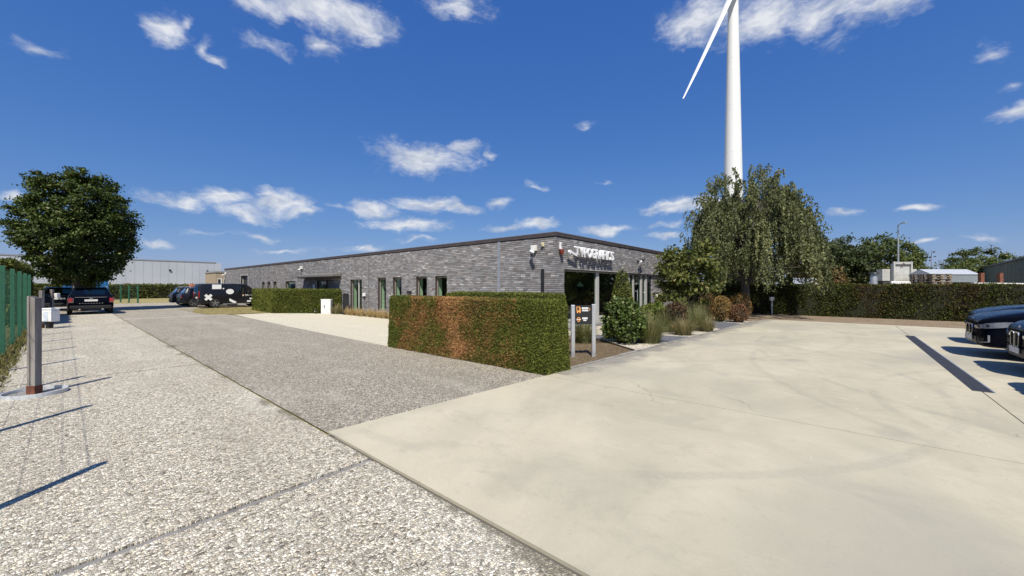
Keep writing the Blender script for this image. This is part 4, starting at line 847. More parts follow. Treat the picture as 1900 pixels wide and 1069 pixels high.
truck = [rect(-.165, -.150, 1.03, 1.145), rect(-.15, -.10, 1.13, 1.145), rect(-.105, -.09, 1.06, 1.145), [(-.09, 1.145), (-.075, 1.13), (-.062, 1.09), (-.062, 1.05), (-.074, 1.05), (-.074, 1.085), (-.09, 1.125)], rect(-.165, -.062, 1.03, 1.058), rect(-.155, -.13, 1.0, 1.03), rect(-.098, -.072, 1.0, 1.03)]
mark(top, truck, ORANGE, 'truck_symbol')
def word_bars(x0, x1, z0, z1, seed):
    rr = random.Random(seed); out = []; x = x0
    while x < x1-.006:
        w = rr.choice([.011, .013, .014]); out.append(rect(x, min(x+w, x1), z0, z1)); x += w+.0028
    return out
mark(top, word_bars(-.04, .115, 1.085, 1.13, 1)+word_bars(-.035, .11, 1.04, 1.07, 2), WHITE, 'lettering')
mark(top, [[(.137, 1.05), (.162, 1.085), (.137, 1.12), (.129, 1.114), (.149, 1.085), (.129, 1.056)]], ORANGE, 'arrow')
ring = []
for k in range(16):
    a, b = 2*math.pi*k/16, 2*math.pi*(k+1)/16; ring.append([(-.115+.042*math.cos(a), .855+.052*math.sin(a)), (-.115+.042*math.cos(b), .855+.052*math.sin(b)), (-.115+.028*math.cos(b), .855+.036*math.sin(b)), (-.115+.028*math.cos(a), .855+.036*math.sin(a))][::-1])
mark(low, ring, ORANGE, 'ring_symbol'); o = mark(low, [rect(-.165, -.065, .847, .863)], simple('sign_pale', (.85, .70, .6), .5), 'bar_symbol'); o.location = (0, -.005, 0)
mark(low, word_bars(-.03, .10, .858, .90, 3)+word_bars(-.005, .07, .82, .848, 4), WHITE, 'lettering')
# ------------------------------------------------------------------ white meter cabinet and small garden things
cb = empty('meter_cabinet', (-.95, 15.62, 0), R(-49)); tag(cb, 'white utility cabinet with a door handle against the green hedge', 'cabinet')
MB().box(-.28, .28, -.15, .12, 0, .82).build('case', WHITE, cb, bevel=.01); MB().box(-.30, .30, -.17, .14, .82, .86).build('lid', WHITE, cb, bevel=.01); MB().box(-.26, .26, -.158, -.152, .04, .79).build('door', OFFWHITE, cb); MB().box(-.10, -.06, -.172, -.159, .33, .52).build('handle', BLACK, cb); MB().box(-.29, .29, -.16, .13, -.05, .001).build('plinth', EDGING, cb)
gl = empty('garden_light', (-1.45, 16.0, 0)); tag(gl, 'small black garden spotlight left of the white cabinet', 'lamp'); MB().tube([(0, 0, 0), (0, 0, .16)], .015, 8).build('stake', BLACK, gl); MB().tube([(-.05, -.04, .16), (.05, .04, .24)], .05, 12).build('lamp_head', BLACK, gl); MB().tube([(-.058, -.046, .154), (-.052, -.042, .158)], .042, 12).build('lens', STEEL, gl)
ps = empty('post_box', (15.0, -4.45, 0), R(-49)); tag(ps, 'small white box on a pole in the shade of the birch', 'box'); MB().box(-.03, .03, -.03, .03, 0, .82).build('pole', STEEL, ps); MB().box(-.11, .11, -.07, .07, .82, 1.02).build('case', OFFWHITE, ps, bevel=.01); MB().box(-.09, .09, -.076, -.071, .86, .98).build('front_panel', STEEL, ps)
# ------------------------------------------------------------------ vehicles
PAINT_NAVY = simple('navy_paint', (.003, .004, .008), .18, spec=.06, var=.05); PAINT_BLACK = simple('black_paint', (.007, .007, .009), .35, spec=.35, var=.05, coat=.35)
TRIM = simple('black_trim', (.015, .015, .016), .6, var=.15); CHROME = simple('chrome', (.75, .75, .74), .18, metal=1.0, var=.03); LAMPGLASS = simple('lamp_glass', (.20, .23, .27), .12, spec=.8, coat=1.0, var=.25, scale=14); RED = simple('tail_light_red', (.28, .008, .012), .15, spec=.7, coat=1.0, var=.3, scale=14); PLATE = simple('number_plate', (.72, .70, .66), .5, var=.04); RIM = simple('wheel_rim', (.42, .43, .45), .3, metal=.8, var=.1)
def wheel(parent, x, y, r, w, dark=False):
    t = MB(); prof = [(r*.66, -w/2), (r*.9, -w/2), (r, -w*.36), (r, w*.36), (r*.9, w/2), (r*.66, w/2)]; n = 28; b = 0
    for rr, yy in prof:
        for k in range(n):
            a = 2*math.pi*k/n; t.v.append((rr*math.cos(a), yy, rr*math.sin(a)))
    for i in range(len(prof)-1):
        for k in range(n): t.f.append((i*n+k, (i+1)*n+k, (i+1)*n+(k+1) % n, i*n+(k+1) % n))
    o = t.build('wheel', RUBBER, parent, True); o.location = (x, y, r); s = 1 if y > 0 else -1
    m = MB(); yo = s*w*.36
    for k in range(5):
        a = 2*math.pi*k/5+.3
        for da in (-.16, .16): m.bar((.05*r*math.cos(a), yo, .05*r*math.sin(a)), (.66*r*math.cos(a+da), yo+s*.01, .66*r*math.sin(a+da)), .05, .022, (0, 1, 0))
    for rr0, rr1 in ((.62*r, .68*r), (0.0, .13*r)):
        for k in range(20):
            a, b_ = 2*math.pi*k/20, 2*math.pi*(k+1)/20; m.add([(rr0*math.cos(a), yo+s*.012, rr0*math.sin(a)), (rr1*math.cos(a), yo+s*.012, rr1*math.sin(a)), (rr1*math.cos(b_), yo+s*.012, rr1*math.sin(b_)), (rr0*math.cos(b_), yo+s*.012, rr0*math.sin(b_))], [(0, 1, 2, 3)])
    m.build('rim', RIM, o); d = MB(); d.tube([(0, s*w*.05, 0), (0, s*w*.10, 0)], r*.64, 20); d.build('brake_disc', BLACK, o)
def loft_car(root, keys, wheels, Ra, paint, is_glass, trim_top=0, ds=.05):
    keys = np.array(keys, float); L_ = keys[-1, 0]; xs = np.unique(np.round(np.concatenate([np.arange(0, L_, ds), keys[:, 0]]), 4))
    ring = []
    for s in xs:
        zt, zb, wr, w, zs = [np.interp(s, keys[:, 0], keys[:, i]) for i in range(1, 6)]; x = s-L_/2
        cab = min(1, max(0, (zt-zb-.12)/.3)); zl = zs; z1 = zs; arch = False
        for xw in wheels:
            dx = abs(s-xw)
            if dx < Ra: zl = max(zl, Ra*.93+math.sqrt(Ra*Ra-dx*dx)-Ra*.0); arch = True
        zl = min(zl, zb-.14); zm = zl+.45*(zb-zl); f6 = .55+.27*cab; y6 = wr+.12-.08*cab
        y6 = min(y6, w-.03); p = [(0, zl if arch else zs), (w-.30 if arch else w*.80, zl if arch else zs), (w-.015, zl+(.0 if arch else .05)), (w, zl+.10 if arch else zs+.20), (w-.002, zm), (w-.03, zb), (y6, zb+(zt-zb)*f6), (min(wr, y6-.02), zb+(zt-zb)*(.86+.09*cab)), (wr*.55, zt-.012), (0, zt)]
        full = [(x, y, z) for y, z in p]+[(x, -y, z) for y, z in reversed(p[1:-1])]; ring.append(full)
    n = len(ring[0]); V = [q for r_ in ring for q in r_]; groups = {}
    for i in range(len(xs)-1):
        sm = (xs[i]+xs[i+1])/2
        for k in range(n):
            kk = k if k < 9 else n-1-k; key = is_glass(sm, kk, k < 9)
            if key is None and kk <= 1 + trim_top: key = 'lower_trim'
            groups.setdefault(key or 'body', []).append((i*n+k, (i+1)*n+k, (i+1)*n+(k+1) % n, i*n+(k+1) % n))
    groups['body'] += [tuple(range(n)), tuple(reversed(range((len(xs)-1)*n, len(xs)*n)))]
    for key, fs in groups.items():
        used = sorted({i for f in fs for i in f}); mp = {u: j for j, u in enumerate(used)}; m = MB(); m.v = [V[u] for u in used]; m.f = [tuple(mp[i] for i in f) for f in fs]
        nm = key.split('.')[0]; mt = paint if nm == 'body' else TRIM if nm == 'lower_trim' else CARGLASS; m.build(nm, mt, root, True)
    inner = MB(); inner.box(-L_/2+.6, L_/2-1.3, -.62, .62, .35, .85); inner.build('interior', TRIM, root)
SUV = [(0, .80, .74, .55, .74, .45), (.05, 1.0, .90, .64, .84, .38), (.15, 1.12, .98, .70, .89, .33), (.42, 1.46, 1.03, .62, .93, .28), (.70, 1.58, 1.04, .63, .95, .26), (1.5, 1.66, 1.03, .64, .95, .25), (2.4, 1.66, 1.01, .64, .95, .25), (2.75, 1.60, 1.00, .66, .95, .25), (3.5, 1.13, 1.00, .72, .95, .25), (4.0, 1.07, .96, .72, .945, .25), (4.33, 1.0, .93, .70, .92, .25), (4.50, .945, .88, .66, .87, .25), (4.60, .895, .83, .60, .79, .26), (4.65, .85, .78, .52, .70, .28), (4.68, .79, .71, .44, .58, .31)]
def suv_glass(s, k, left):
    sd_ = 'side_window.l' if left else 'side_window.r'
    if k == 5 and .75 < s < 3.0 and not 1.9 < s < 1.98: return sd_
    if k in (7, 8) and 2.85 < s < 3.42: return 'windscreen'
    if k in (7, 8) and .17 < s < .42: return 'rear_window'
def suv(loc, rz, label, paint=PAINT_NAVY, tall=False):
    root = empty('parked_car', loc, rz); tag(root, label, 'car', 'dark cars parked on the right of the yard'); loft_car(root, SUV, (.95, 3.78), .40, paint, suv_glass); X = 4.68/2
    for x in (.95-X, 3.78-X):
        for y in (-.84, .84): wheel(root, x, y, .365, .22)
    # front: framed twin grille, lamps, plate, lower intake
    for s in (-1, 1):
        g = MB(); q = [(.02, .53), (.05, .50), (.20, .50), (.25, .55), (.27, .66), (.24, .73), (.04, .73), (.02, .70)] if not tall else [(.03, .52), (.07, .48), (.17, .48), (.21, .54), (.23, .70), (.20, .76), (.05, .76), (.03, .73)]
        q = [(s*y, z) for y, z in q]; q = q if s > 0 else q[::-1]
        o = g.plate(q, (X+.002, 0, 0), (0, 1, 0), (0, 0, 1), .02).build('grille', TRIM, root)
        fr = MB()
        for i in range(len(q)): a, b = q[i], q[(i+1) % len(q)]; fr.bar((X+.026, *a), (X+.026, *b), .014, .014, (1, 0, 0))
        fr.build('grille_frame', CHROME, o)
        sl = MB()
        for k in range(6): y = s*(.06+k*.035); sl.bar((X+.025, y, .52), (X+.025, y, .71), .006, .01, (1, 0, 0))
        sl.build('slats', TRIM, o)
        h = MB(); hp = [(X+.010, .34, .665, .715), (X+.006, .56, .66, .73), (X-.022, .705, .665, .755), (X-.07, .797, .675, .785), (X-.17, .877, .69, .81), (X-.34, .926, .72, .835), (X-.52, .944, .775, .84)]
        vs_ = [(x_, s*y_, z_) for x_, y_, a_, b_ in hp for z_ in (a_, b_)]+[(x_-.05, s*(y_-.03), z_) for x_, y_, a_, b_ in hp for z_ in (a_, b_)]; nq = len(hp)
        fq = [(2*i, 2*i+1, 2*i+3, 2*i+2) for i in range(nq-1)]+[(2*i+1, 2*nq+2*i+1, 2*nq+2*i+3, 2*i+3) for i in range(nq-1)]+[(2*i, 2*i+2, 2*nq+2*i+2, 2*nq+2*i) for i in range(nq-1)]+[(0, 2*nq, 2*nq+1, 1)]
        hl_ = h.add(vs_, fq).build('headlight', LAMPGLASS, root, True)
        MB().tube([(X-.05, s*.62, .705), (X-.005, s*.65, .705)], .028, 12).build('lens', BLACK, hl_)
        MB().tube([(X-.15, s*.79, .735), (X-.095, s*.835, .735)], .028, 12).build('lens', BLACK, hl_)
        MB().bar((X-.06, s*.765, .42), (X-.03, s*.70, .42), .03, .06).build('air_curtain', TRIM, root)
        vt = MB(); vt.bar((X-.115, s*.835, .38), (X-.115, s*.835, .53), .018, .03); vt.bar((X-.115, s*.835, .38), (X-.02, s*.69, .36), .03, .02); vt.build('bumper_trim', STEEL, root)
        mi = MB(); mi.add([(2.98-X, s*.93, 1.02), (3.12-X, s*.93, 1.02), (3.14-X, s*1.10, 1.03), (3.0-X, s*1.12, 1.03), (2.98-X, s*.93, 1.10), (3.10-X, s*.93, 1.14), (3.12-X, s*1.10, 1.15), (3.0-X, s*1.12, 1.13)], [(0, 3, 2, 1), (4, 5, 6, 7), (0, 1, 5, 4), (1, 2, 6, 5), (2, 3, 7, 6), (3, 0, 4, 7)]); mi.build('mirror', paint, root)
        MB().bar((.03-X, s*.62, .88), (.10-X, s*.84, .90), .02, .10).build('tail_light', RED, root)
    MB().plate([(-.52, .345), (.52, .345), (.50, .46), (-.50, .46)], (X+.001, 0, 0), (0, 1, 0), (0, 0, 1), .012).build('air_intake', BLACK, root)
    MB().plate([(-.26, .375), (.26, .375), (.26, .48), (-.26, .48)], (X+.03, 0, 0), (0, 1, 0), (0, 0, 1), .01).build('number_plate', PLATE, root)
    MB().plate([(.04*math.cos(a), .845+.04*math.sin(a)) for a in np.linspace(0, 5.9, 14)], (X-.035, 0, 0), (0, 1, 0), (0, 0, 1), .01).build('badge', CHROME, root)
    return root
suv((5.9, -10.35-2.34, 0), R(90), 'dark car parked farthest back in the right-hand row by the hedge')
suv((3.0, -9.85-2.34, 0), R(90), 'navy car with twin grille in the middle of the right-hand row')
suv((.50, -10.0-2.34, 0), R(90), 'dark car with tall grille cut off by the right edge', tall=True)
suv((-2.05, -9.95-2.34, 0), R(90), 'nearest dark car of the row, only its shadow tip in view', tall=True)
HATCH = [(0, .88, .80, .62, .80, .42), (.04, 1.0, .92, .70, .87, .34), (.10, 1.06, .98, .74, .90, .30), (.18, 1.12, 1.0, .72, .91, .28), (.42, 1.46, 1.02, .66, .91, .25), (.50, 1.52, 1.02, .66, .91, .24), (1.2, 1.56, 1.01, .67, .91, .22), (2.2, 1.56, 1.00, .67, .91, .22), (2.5, 1.50, .99, .67, .91, .22), (3.1, 1.08, .98, .70, .91, .22), (3.7, 1.02, .95, .70, .90, .22), (4.1, .92, .85, .64, .86, .25), (4.25, .82, .74, .56, .78, .28), (4.3, .72, .64, .50, .70, .32)]
def hatch_glass(s, k, left):
    sd_ = 'side_window.l' if left else 'side_window.r'
    if k == 5 and .6 < s < 2.75 and not 1.55 < s < 1.63: return sd_
    if k in (7, 8) and 2.55 < s < 3.05: return 'windscreen'
    if k in (7, 8) and .19 < s < .42: return 'rear_window'
def hatch(loc, rz, label, group=None, paint=PAINT_NAVY):
    root = empty('parked_car', loc, rz); tag(root, label, 'car', group); loft_car(root, HATCH, (.78, 3.45), .37, paint, hatch_glass); X = 4.3/2
    for x in (.78-X, 3.45-X):
        for y in (-.81, .81): wheel(root, x, y, .335, .21)
    for s in (-1, 1):
        t = MB(); t.box(-X-.012, -X+.10, s*.80-.11, s*.80+.08, .70, .95); t.build('tail_light', RED, root, bevel=.03)
        fr = MB(); y0, y1 = s*.80-.115, s*.80+.085
        fr.bar((-X-.014, y0, .70), (-X-.014, y0, .95), .012, .012, (1, 0, 0)); fr.bar((-X-.014, y0, .70), (-X-.014, y1, .70), .012, .012, (1, 0, 0)); fr.build('light_surround', CHROME, root)
        MB().tube([(.55-X, s*.66, 1.54), (.65-X, s*.66, 1.60), (2.1-X, s*.66, 1.60), (2.2-X, s*.66, 1.56)], .018, 8).build('roof_rail', STEEL, root)
        MB().box(2.55-X, 2.68-X, s*.92, s*1.06, .97, 1.09).build('mirror', paint, root, bevel=.03)
        MB().box(X-.14, X-.02, s*.62-.09, s*.62+.09, .62, .78).build('headlight', LAMPGLASS, root, bevel=.03); MB().tube([(-X-.03, s*.45, .30), (-X+.2, s*.45, .30)], .04, 10).build('exhaust', CHROME, root)
    MB().box(-X-.018, -X-.002, -.26, .26, .76, .865).build('number_plate', PLATE, root); MB().box(-X-.02, -X+.05, -.82, .82, .34, .52).build('bumper', TRIM, root, bevel=.03)
    d = MB()
    for k in range(9): d.box(-X-.012, -X-.003, -.44+k*.11-.03, -.44+k*.11+.03, .635, .65)
    d.build('badge_letters', CHROME, root); MB().box(-X-.01, -X+.02, -.62, .62, .985, 1.0).build('tailgate_strip', CHROME, root); MB().box(-X-.022, -X-.004, -.07, .07, .91, .945).build('badge', CHROME, root)
    MB().bar((-X+.34, 0, 1.525), (-X+.5, 0, 1.55), 1.2, .035).build('spoiler', paint, root); return root
hatch((-10.08, 25.25+2.15, 0), R(90), 'dark blue hatchback seen from behind in the shade of the maple')
hatch((-11.15, 31.8+2.15, 0), R(86), 'dark car in deep shade ahead of the blue hatchback')
hatch((-5.2+2.15, 32.2, 0), R(0), 'dark hatchback parked just behind the black van', 'dark cars parked behind the van', PAINT_BLACK)
hatch((-5.25+2.15, 35.4, 0), R(0), 'dark hatchback parked farthest beyond the black van', 'dark cars parked behind the van', PAINT_BLACK)
VAN = [(0, 1.70, 1.0, .74, .90, .36), (.05, 1.80, 1.03, .79, .94, .32), (.2, 1.83, 1.05, .80, .96, .27), (.7, 1.85, 1.06, .80, .96, .25), (2.7, 1.85, 1.06, .80, .96, .25), (3.05, 1.80, 1.05, .79, .96, .25), (3.75, 1.22, 1.03, .80, .96, .25), (4.05, 1.06, .96, .78, .95, .25), (4.3, .96, .86, .72, .92, .26), (4.42, .84, .74, .64, .86, .28), (4.48, .70, .60, .55, .76, .32)]
def van_glass(s, k, left):
    if k == 5 and 2.42 < s < 3.35 and not 2.93 < s < 2.98: return 'side_window.l' if left else 'side_window.r'
    if k in (7, 8) and 3.08 < s < 3.72: return 'windscreen'
def van():
    root = empty('black_van', (-4.62+2.24, 29.42, 0)); tag(root, 'black panel van with white geometric stickers on its side', 'van'); loft_car(root, VAN, (.98, 3.72), .39, PAINT_BLACK, van_glass); X = 2.24
    for x in (.98-X, 3.72-X):
        for y in (-.85, .85): wheel(root, x, y, .345, .22)
    Y = -.968
    def decal(name, poly, m=WHITE, y=Y): MB().plate(poly, (-X, y, 0), (1, 0, 0), (0, 0, 1), .006).build(name, m, root)
    decal('square_sticker', [(.80, 1.42), (1.37, 1.42), (1.37, 1.76), (.80, 1.76)], y=-.89); decal('dot_sticker', [(1.50+.05*math.cos(a), 1.45+.05*math.sin(a)) for a in np.linspace(0, 5.8, 12)], y=-.905)
    decal('round_sticker', [(1.90+.25*math.cos(a), 1.22+.20*math.sin(a)) for a in np.linspace(0, 6.0, 22)], y=-.962)
    c, s2 = (.56, .80), .115
    decal('cross_sticker', [(c[0]+dx*s2*2.2*.5, c[1]+dz*s2*2.2*.5) for dx, dz in ((-2, -1), (-1, -2), (0, -1), (1, -2), (2, -1), (1, 0), (2, 1), (1, 2), (0, 1), (-1, 2), (-2, 1), (-1, 0))][::1], y=Y-.004)
    decal('slant_sticker', [(1.86, .50), (1.86, .70), (2.14, .52), (2.30, .44), (2.30, .34), (2.10, .34)][::-1], y=Y-.004)
    decal('stripe_sticker', [(3.20, .60), (3.56, .60), (3.56, .73), (3.20, .73)], y=Y-.004); decal('stripe_sticker', [(3.02, .40), (3.28, .40), (3.28, .51), (3.02, .51)], y=Y-.004)
    decal('shield_sticker', [(2.70, .88), (2.76, .84), (2.82, .88), (2.82, .98), (2.70, .98)], simple('shield_tan', (.55, .42, .25), .5), y=Y-.004)
    me = text_mesh('TYPOGRAFICS', .15, .002, .004); me.materials.append(WHITE); o = bpy.data.objects.new('lettering', me); col.objects.link(o); o.parent = root; o.location = (2.88-X, Y-.006, .88); o.rotation_euler = (R(90), 0, 0); o.scale = (.72, 1, 1)
    for s in (-1, 1):
        MB().box(-X-.015, -X+.07, s*.86-.05, s*.86+.05, .75, 1.25).build('tail_light', RED, root, bevel=.015); MB().box(3.02-X, 3.18-X, s*.98, s*1.16, 1.05, 1.28).build('mirror', TRIM, root, bevel=.03)
        MB().box(X-.22, X-.06, s*.70-.12, s*.70+.12, .68, .82).build('headlight', LAMPGLASS, root, bevel=.03); MB().box(1.45-X, 3.2-X, s*.965-.02, s*.965+.03, .26, .30).build('side_step', STEEL, root)
    MB().box(-X-.012, -X-.002, -.66, -.03, 1.08, 1.58).build('rear_window', CARGLASS, root); MB().box(-X-.012, -X-.002, .03, .66, 1.08, 1.58).build('rear_window', CARGLASS, root); MB().box(-X-.05, -X+.1, -.88, .88, .34, .52).build('bumper', TRIM, root, bevel=.03); MB().box(-X-.02, -X-.003, -.5, .02, .72, .83).build('number_plate', PLATE, root); MB().box(-X-.02, -X-.004, .03, .05, .55, 1.7).build('door_gap', BLACK, root)
van()
# ------------------------------------------------------------------ wind turbine
tb = empty('wind_turbine', (101.5, 14.2, 0)); tag(tb, 'tall white wind turbine rising behind the weeping birch', 'wind turbine')
TW = simple('turbine_white', (.72, .73, .73), .45, var=.03, scale=.4)
segs = [(0, 2.55), (12, 2.38), (24, 2.22), (36, 1.98), (48, 1.72), (60, 1.47), (72, 1.24), (80, 1.12)]
for (z0, r0), (z1, r1) in zip(segs, segs[1:]):
    MB().lathe([(r0, z0), (r1, z1-.05), (r1*.992, z1-.045), (r1*.992, z1)], n=40).build('tower_section', TW, tb, True)
HUBZ = 81.5; hv = Vector((-HX, -HY, 0)); axis = Vector((-.62, -.785, 0)).normalized()
nac = MB(); c = Vector((0, 0, HUBZ)); nac.tube([c+axis*3.2, c+axis*2.6, c-axis*4, c-axis*5.5], [1.3, 1.7, 1.7, 1.1], 16); nac.build('nacelle', TW, tb, True)
hub = c+axis*4.0; MB().tube([c+axis*3.2, hub, hub+axis*1.2, hub+axis*1.7], [1.2, 1.35, .9, .1], 16).build('hub', TW, tb, True)
sidev = axis.cross(Vector((0, 0, 1))).normalized(); camr = Vector((.6529, -.7575, 0)); sidev = sidev if sidev.dot(camr) > 0 else -sidev
for k in range(3):
    th = R(-25.5)+k*R(120); d = sidev*math.sin(th)-Vector((0, 0, 1))*math.cos(th); t = axis.cross(d).normalized(); tsg = -1 if t.dot(sidev)*(1 if k == 0 else 1) > 0 else 1; tsg = TS if k else tsg; TS = tsg; m = MB(); pr = []
    for q in np.linspace(0, 1, 18):
        ch = np.interp(q, [0, .05, .2, .5, .85, 1], [.6, .65, 1.0, .68, .38, .17]); th_ = np.interp(q, [0, .05, .2, 1], [.7, .65, .34, .08]); tw = R(np.interp(q, [0, .2, 1], [78, 72, 58])); p = hub+d*(.8+q*38.6)+t*tsg*(1.1*q*q-.4*q); pb = axis*(.6*q*q)
        a = t*math.cos(tw)+axis*math.sin(tw); b = -t*math.sin(tw)+axis*math.cos(tw)
        pr.append([p+pb+a*ch*math.cos(w)*(1.0 if math.cos(w) < 0 else .9)+b*th_*math.sin(w) for w in np.linspace(0, 2*math.pi, 13)[:-1]])
    n = 12; m.v = [tuple(v) for r_ in pr for v in r_]
    for i in range(17):
        for j in range(n): m.f.append((i*n+j, i*n+(j+1) % n, (i+1)*n+(j+1) % n, (i+1)*n+j))
    m.f.append(tuple(17*n+j for j in range(n))); m.build('blade', TW, tb, True)
# ------------------------------------------------------------------ left background
hl = empty('storage_hall', (-10, 83, 0)); tag(hl, 'long pale grey metal-clad hall behind the far hedge', 'building')
cn = NT('hall_cladding', rough=.5, spec=.3); cw = cn.xyz(cn.P())[0]; cn.color(cn.ramp(cn.noise(.25, 4), [(.3, (.40, .43, .47)), (.7, (.47, .49, .53))])); CLAD = cn.m
x = -16.0
while x < 17.6:
    MB().box(x, x+1.06, 0, .08, 0, 6.05).build('cladding_panel', CLAD, hl); x += 1.08
MB().box(-16, 17.65, .085, 14, 0, 6.0).build('hall_body', CLAD, hl); MB().box(-16.05, 17.75, -.05, 14, 6.06, 6.25).build('roof_edge', simple('hall_roof', (.25, .26, .28), .5), hl)
for x in (3.0, 11.0, 16.3): MB().box(x, x+.25, -.2, -.002, 4.4, 4.65).build('wall_light', BLACK, hl)
bh = empty('beige_building', (4.9, 69.5, 0)); tag(bh, 'beige rendered building with two small windows behind the brick office', 'building')
MB().box(0, 9, 0, 7, 0, 3.9).build('wall', simple('beige_render', (.34, .27, .19), .85, scale=2), bh); MB().box(-.1, 9.1, -.1, 7, 3.9, 4.15).build('roof', simple('flat_roof', (.27, .27, .27), .7), bh)
for x in (.25, 1.05):
    w = MB().box(x, x+.55, -.06, -.002, 2.0, 2.9).build('window', WHITE, bh); MB().box(x+.03, x+.40, -.075, -.061, 2.1, 2.82).build('pane', BLACK, w)
bc = empty('shipping_container', (-11.2, 60, 0), 0); tag(bc, 'blue steel container half hidden behind the maple trunk', 'container'); CB = simple('blue_steel', (.02, .13, .34), .5)
MB().box(0, 3.6, .03, 2.4, .1, 2.4).build('body', CB, bc)
for k in range(12): MB().box(.1+k*.29, .1+k*.29+.15, 0, .028, .2, 2.3).build('rib', CB, bc)
oc = empty('orange_container', (-3.2, 37.3, 0)); tag(oc, 'orange bin glimpsed above the cars behind the van', 'bin'); OB = simple('orange_plastic', (.62, .14, .05), .5)
MB().prism([(-.45, -.4), (.45, -.4), (.45, .4), (-.45, .4)], .15, 1.62).build('body', OB, oc, bevel=.05); MB().prism([(-.5, -.45), (.5, -.45), (.5, .45), (-.5, .45)], 1.625, 1.78).build('lid', OB, oc, bevel=.05); MB().box(-.3, .3, -.3, .3, 0, .149).build('base', BLACK, oc)
# ------------------------------------------------------------------ right background, beyond the hedge
ps_ = empty('pallet_stack', (21.7, -11.5, 0), R(-40)); PW = simple('pallet_wood', (.25, .20, .15), .9, var=.35, scale=4)
bpy.data.objects.remove(ps_)
def pallet():
    r = empty('wooden_pallet'); w, l = .62, .85
    for y in (-.5, 0, .5):
        MB().box(-w, w, y-.07, y+.07, .0, .022).build('board', PW, r)
        for x in (-.52, 0, .52): MB().box(x-.075, x+.075, y-.07, y+.07, .022, .10).build('block', PW, r)
    for k in range(5): x = -.54+k*.27; MB().box(x-.055, x+.055, -.6, .6, .122, .144).build('board', PW, r)
    for y in (-.5, 0, .5): MB().box(-w, w, y-.07, y+.07, .10, .122).build('board', PW, r)
    return r
p0 = pallet()
PL = ['second', 'third', 'fourth', 'fifth', 'sixth']
for k in range(16):
    o = p0 if k == 0 else copy_tree(p0); o.location = (21.8+random.uniform(-.04, .04), -11.35+random.uniform(-.04, .04), k*.1455); o.rotation_euler = (0, 0, R(-44)+random.uniform(-.03, .03))
    t_ = 15-k; lb = 'topmost grey wooden pallet of the stack behind the hedge' if t_ == 0 else ('%s grey wooden pallet from the top of the stack' % PL[t_-1] if t_ <= 5 else 'grey wooden pallet %s from the top, low in the stack' % ('seventh', 'eighth', 'ninth', 'tenth', 'eleventh', 'twelfth', 'thirteenth', 'fourteenth', 'fifteenth', 'sixteenth')[t_-6])
    tag(o, lb, 'pallet', 'pallets stacked behind the hedge')
CONC = simple('precast_concrete', (.42, .42, .39), .85, var=.2, scale=2)
cp = empty('concrete_panel', (35.4, -11.1, 0), R(-47)); tag(cp, 'pale grey concrete tank wall with raised frame behind the hedge', 'concrete element')
MB().box(-1.5, 1.55, 0, .5, 2.1, 3.1).build('wall', CONC, cp); MB().box(-.78, .72, -.18, -.02, 2.1, 3.55).build('frame_panel', CONC, cp)
for x in (-.83, .70): MB().box(x, x+.14, -.32, -.185, 2.0, 3.72).build('rib', CONC, cp)
MB().box(-.68, .69, -.32, -.2, 3.5, 3.7).build('rib', CONC, cp); MB().box(-1.4, 1.4, .05, .45, 0, 2.09).build('support', simple('dark_steel', (.05, .05, .05), .7), cp)
hk = MB(); hk.tube([(-.1, -.35, 3.4), (-.05, -.38, 3.58), (.1, -.36, 3.5)], .03, 6); hk.build('hook', RUST, cp)
wb = empty('steel_beams', (34.0, -11.0, 0), R(-47)); tag(wb, 'stack of white beams lying below the concrete wall', 'beams')
for k in range(3): MB().bar((-1.25, -.5+k*.02, 1.75+k*.125), (1.2, -.5+k*.02, 1.75+k*.125), .12, .11).build('beam', WHITE, wb)
for x in (-.9, .8): MB().box(x-.06, x+.06, -.6, -.3, 0, 1.69).build('trestle', BLACK, wb)
mv = empty('metal_chimney', (30.5, -9.3, 0)); tag(mv, 'small grey metal vent pipe with cap just above the hedge', 'vent'); MB().lathe([(.26, 0), (.22, 1.75), (.22, 2.35), (.16, 2.55), (.16, 2.6)], n=16).build('pipe', STEEL, mv, True); MB().lathe([(.34, 2.62), (.30, 2.70), (.05, 2.76)], n=16).build('cap', BLACK, mv, True)
ct = empty('covered_skip', (34.6, -14.2, 0), R(-47)); tag(ct, 'grey steel skip with a pitched metal lid behind the pallets', 'skip'); SG = simple('grey_steel', (.28, .32, .36), .5, metal=.3)
MB().add([(-2.0, 0, 1.95), (1.75, 0, 1.95), (1.75, 1.6, 1.95), (-2.0, 1.6, 1.95), (-2.05, -.05, 2.55), (1.85, -.05, 2.55), (1.85, 1.65, 2.55), (-2.05, 1.65, 2.55)], [(0, 3, 2, 1), (4, 5, 6, 7), (0, 1, 5, 4), (1, 2, 6, 5), (2, 3, 7, 6), (3, 0, 4, 7)]).build('body', SG, ct)
MB().add([(-2.1, -.1, 2.56), (1.9, -.1, 2.56), (1.9, 1.7, 2.56), (-2.1, 1.7, 2.56), (-2.1, .8, 3.0), (1.9, .8, 3.0)], [(0, 1, 5, 4), (2, 3, 4, 5), (1, 2, 5), (3, 0, 4), (0, 3, 2, 1)]).build('lid', simple('pale_steel', (.50, .52, .53), .45, metal=.3), ct)
for x in (-1.6, 1.3): MB().box(x, x+.2, .2, 1.4, 0, 1.949).build('leg', BLACK, ct)
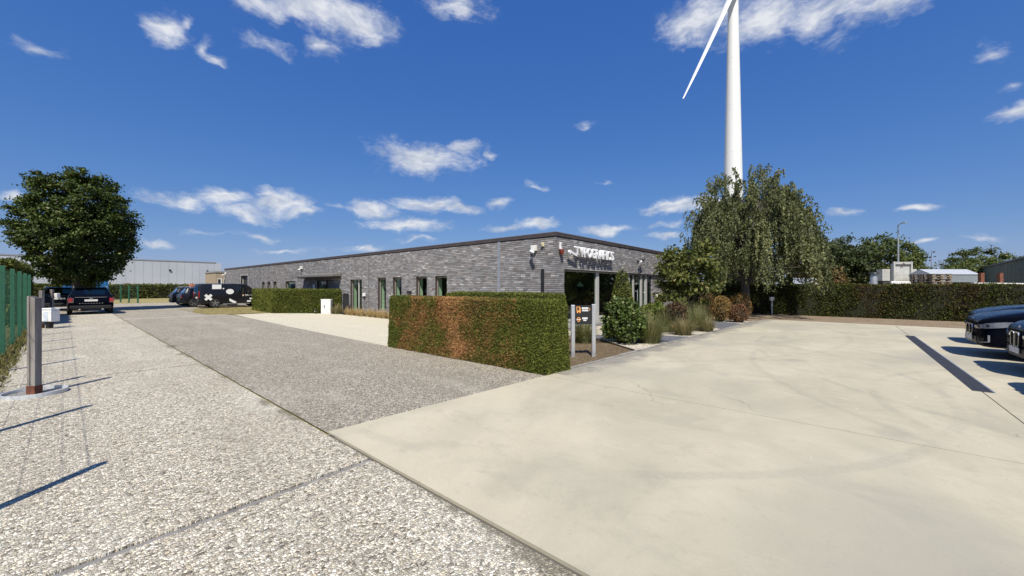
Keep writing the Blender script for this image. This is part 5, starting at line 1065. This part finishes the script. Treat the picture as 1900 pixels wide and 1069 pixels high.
bm2 = empty('long_beam', (30.6, -15.4, 0), R(-47)); tag(bm2, 'long white beam on rust-red uprights before the green shed', 'beam')
MB().bar((-1.7, 0, 1.78), (2.0, 0, 1.74), .2, .2).build('beam', WHITE, bm2)
for x in (-.75, .62): MB().box(x-.13, x+.13, .12, .3, 0, 2.55).build('upright', RUST, bm2)
tr_ = empty('flatbed_trailer', (28.5, -3.4, 0), R(-47)); tag(tr_, 'white flatbed trailer behind the hedge under the birch', 'trailer')
MB().box(-5.0, 3.4, 0, 2.3, 1.05, 1.74).build('bed', WHITE, tr_); MB().box(2.9, 3.38, .1, 2.2, 1.745, 2.4).build('headboard', WHITE, tr_)
for x in (-3.6, -2.5, 2.2):
    for y in (.15, 2.0):
        o = MB().tube([(x, y, .45), (x, y+.25, .45)], .45, 20).build('wheel', RUBBER, tr_)
sh = empty('green_shed', (65.2, -24.1, 0), math.atan2(-28.21+24.12, 113.64-65.23)); tag(sh, 'long dark green corrugated shed at the right edge', 'building')
GS = simple('dark_green_steel', (.045, .075, .06), .6, var=.1, scale=1)
x = -20.0
while x < 48.5: MB().box(x, x+2.9, 0, .1, 0, 4.95).build('cladding_panel', GS, sh); x += 3.0
MB().box(-20, 48.5, -15, -.005, 0, 4.9).build('hall_body', GS, sh); MB().box(-20, 48.6, -.1, .3, 4.96, 5.2).build('gutter', BLACK, sh)
for (x, y, h, lb) in ((52.4, -12.3, 8.85, 'tall grey street lamp rising behind the concrete wall'), (106.3, -21.2, 8.8, 'distant street lamp in the middle of the gap of sky'), (138, -22.8, 8.8, 'farthest and smallest street lamp left of the middle one')):
    l = empty('street_lamp', (x, y, 0), R(30)); tag(l, lb, 'street lamp', 'street lamps beyond the hedge'); MB().tube([(0, 0, 0), (0, 0, h*.5), (0, 0, h-.05)], [.11, .09, .06], 10).build('pole', STEEL, l, True); MB().tube([(0, 0, h-.06), (-.15, 0, h), (-.75, 0, h+.06)], [.05, .045, .04], 8).build('arm', STEEL, l); MB().box(-1.15, -.55, -.14, .14, h+.02, h+.12).build('lamp_head', STEEL, l, bevel=.03)
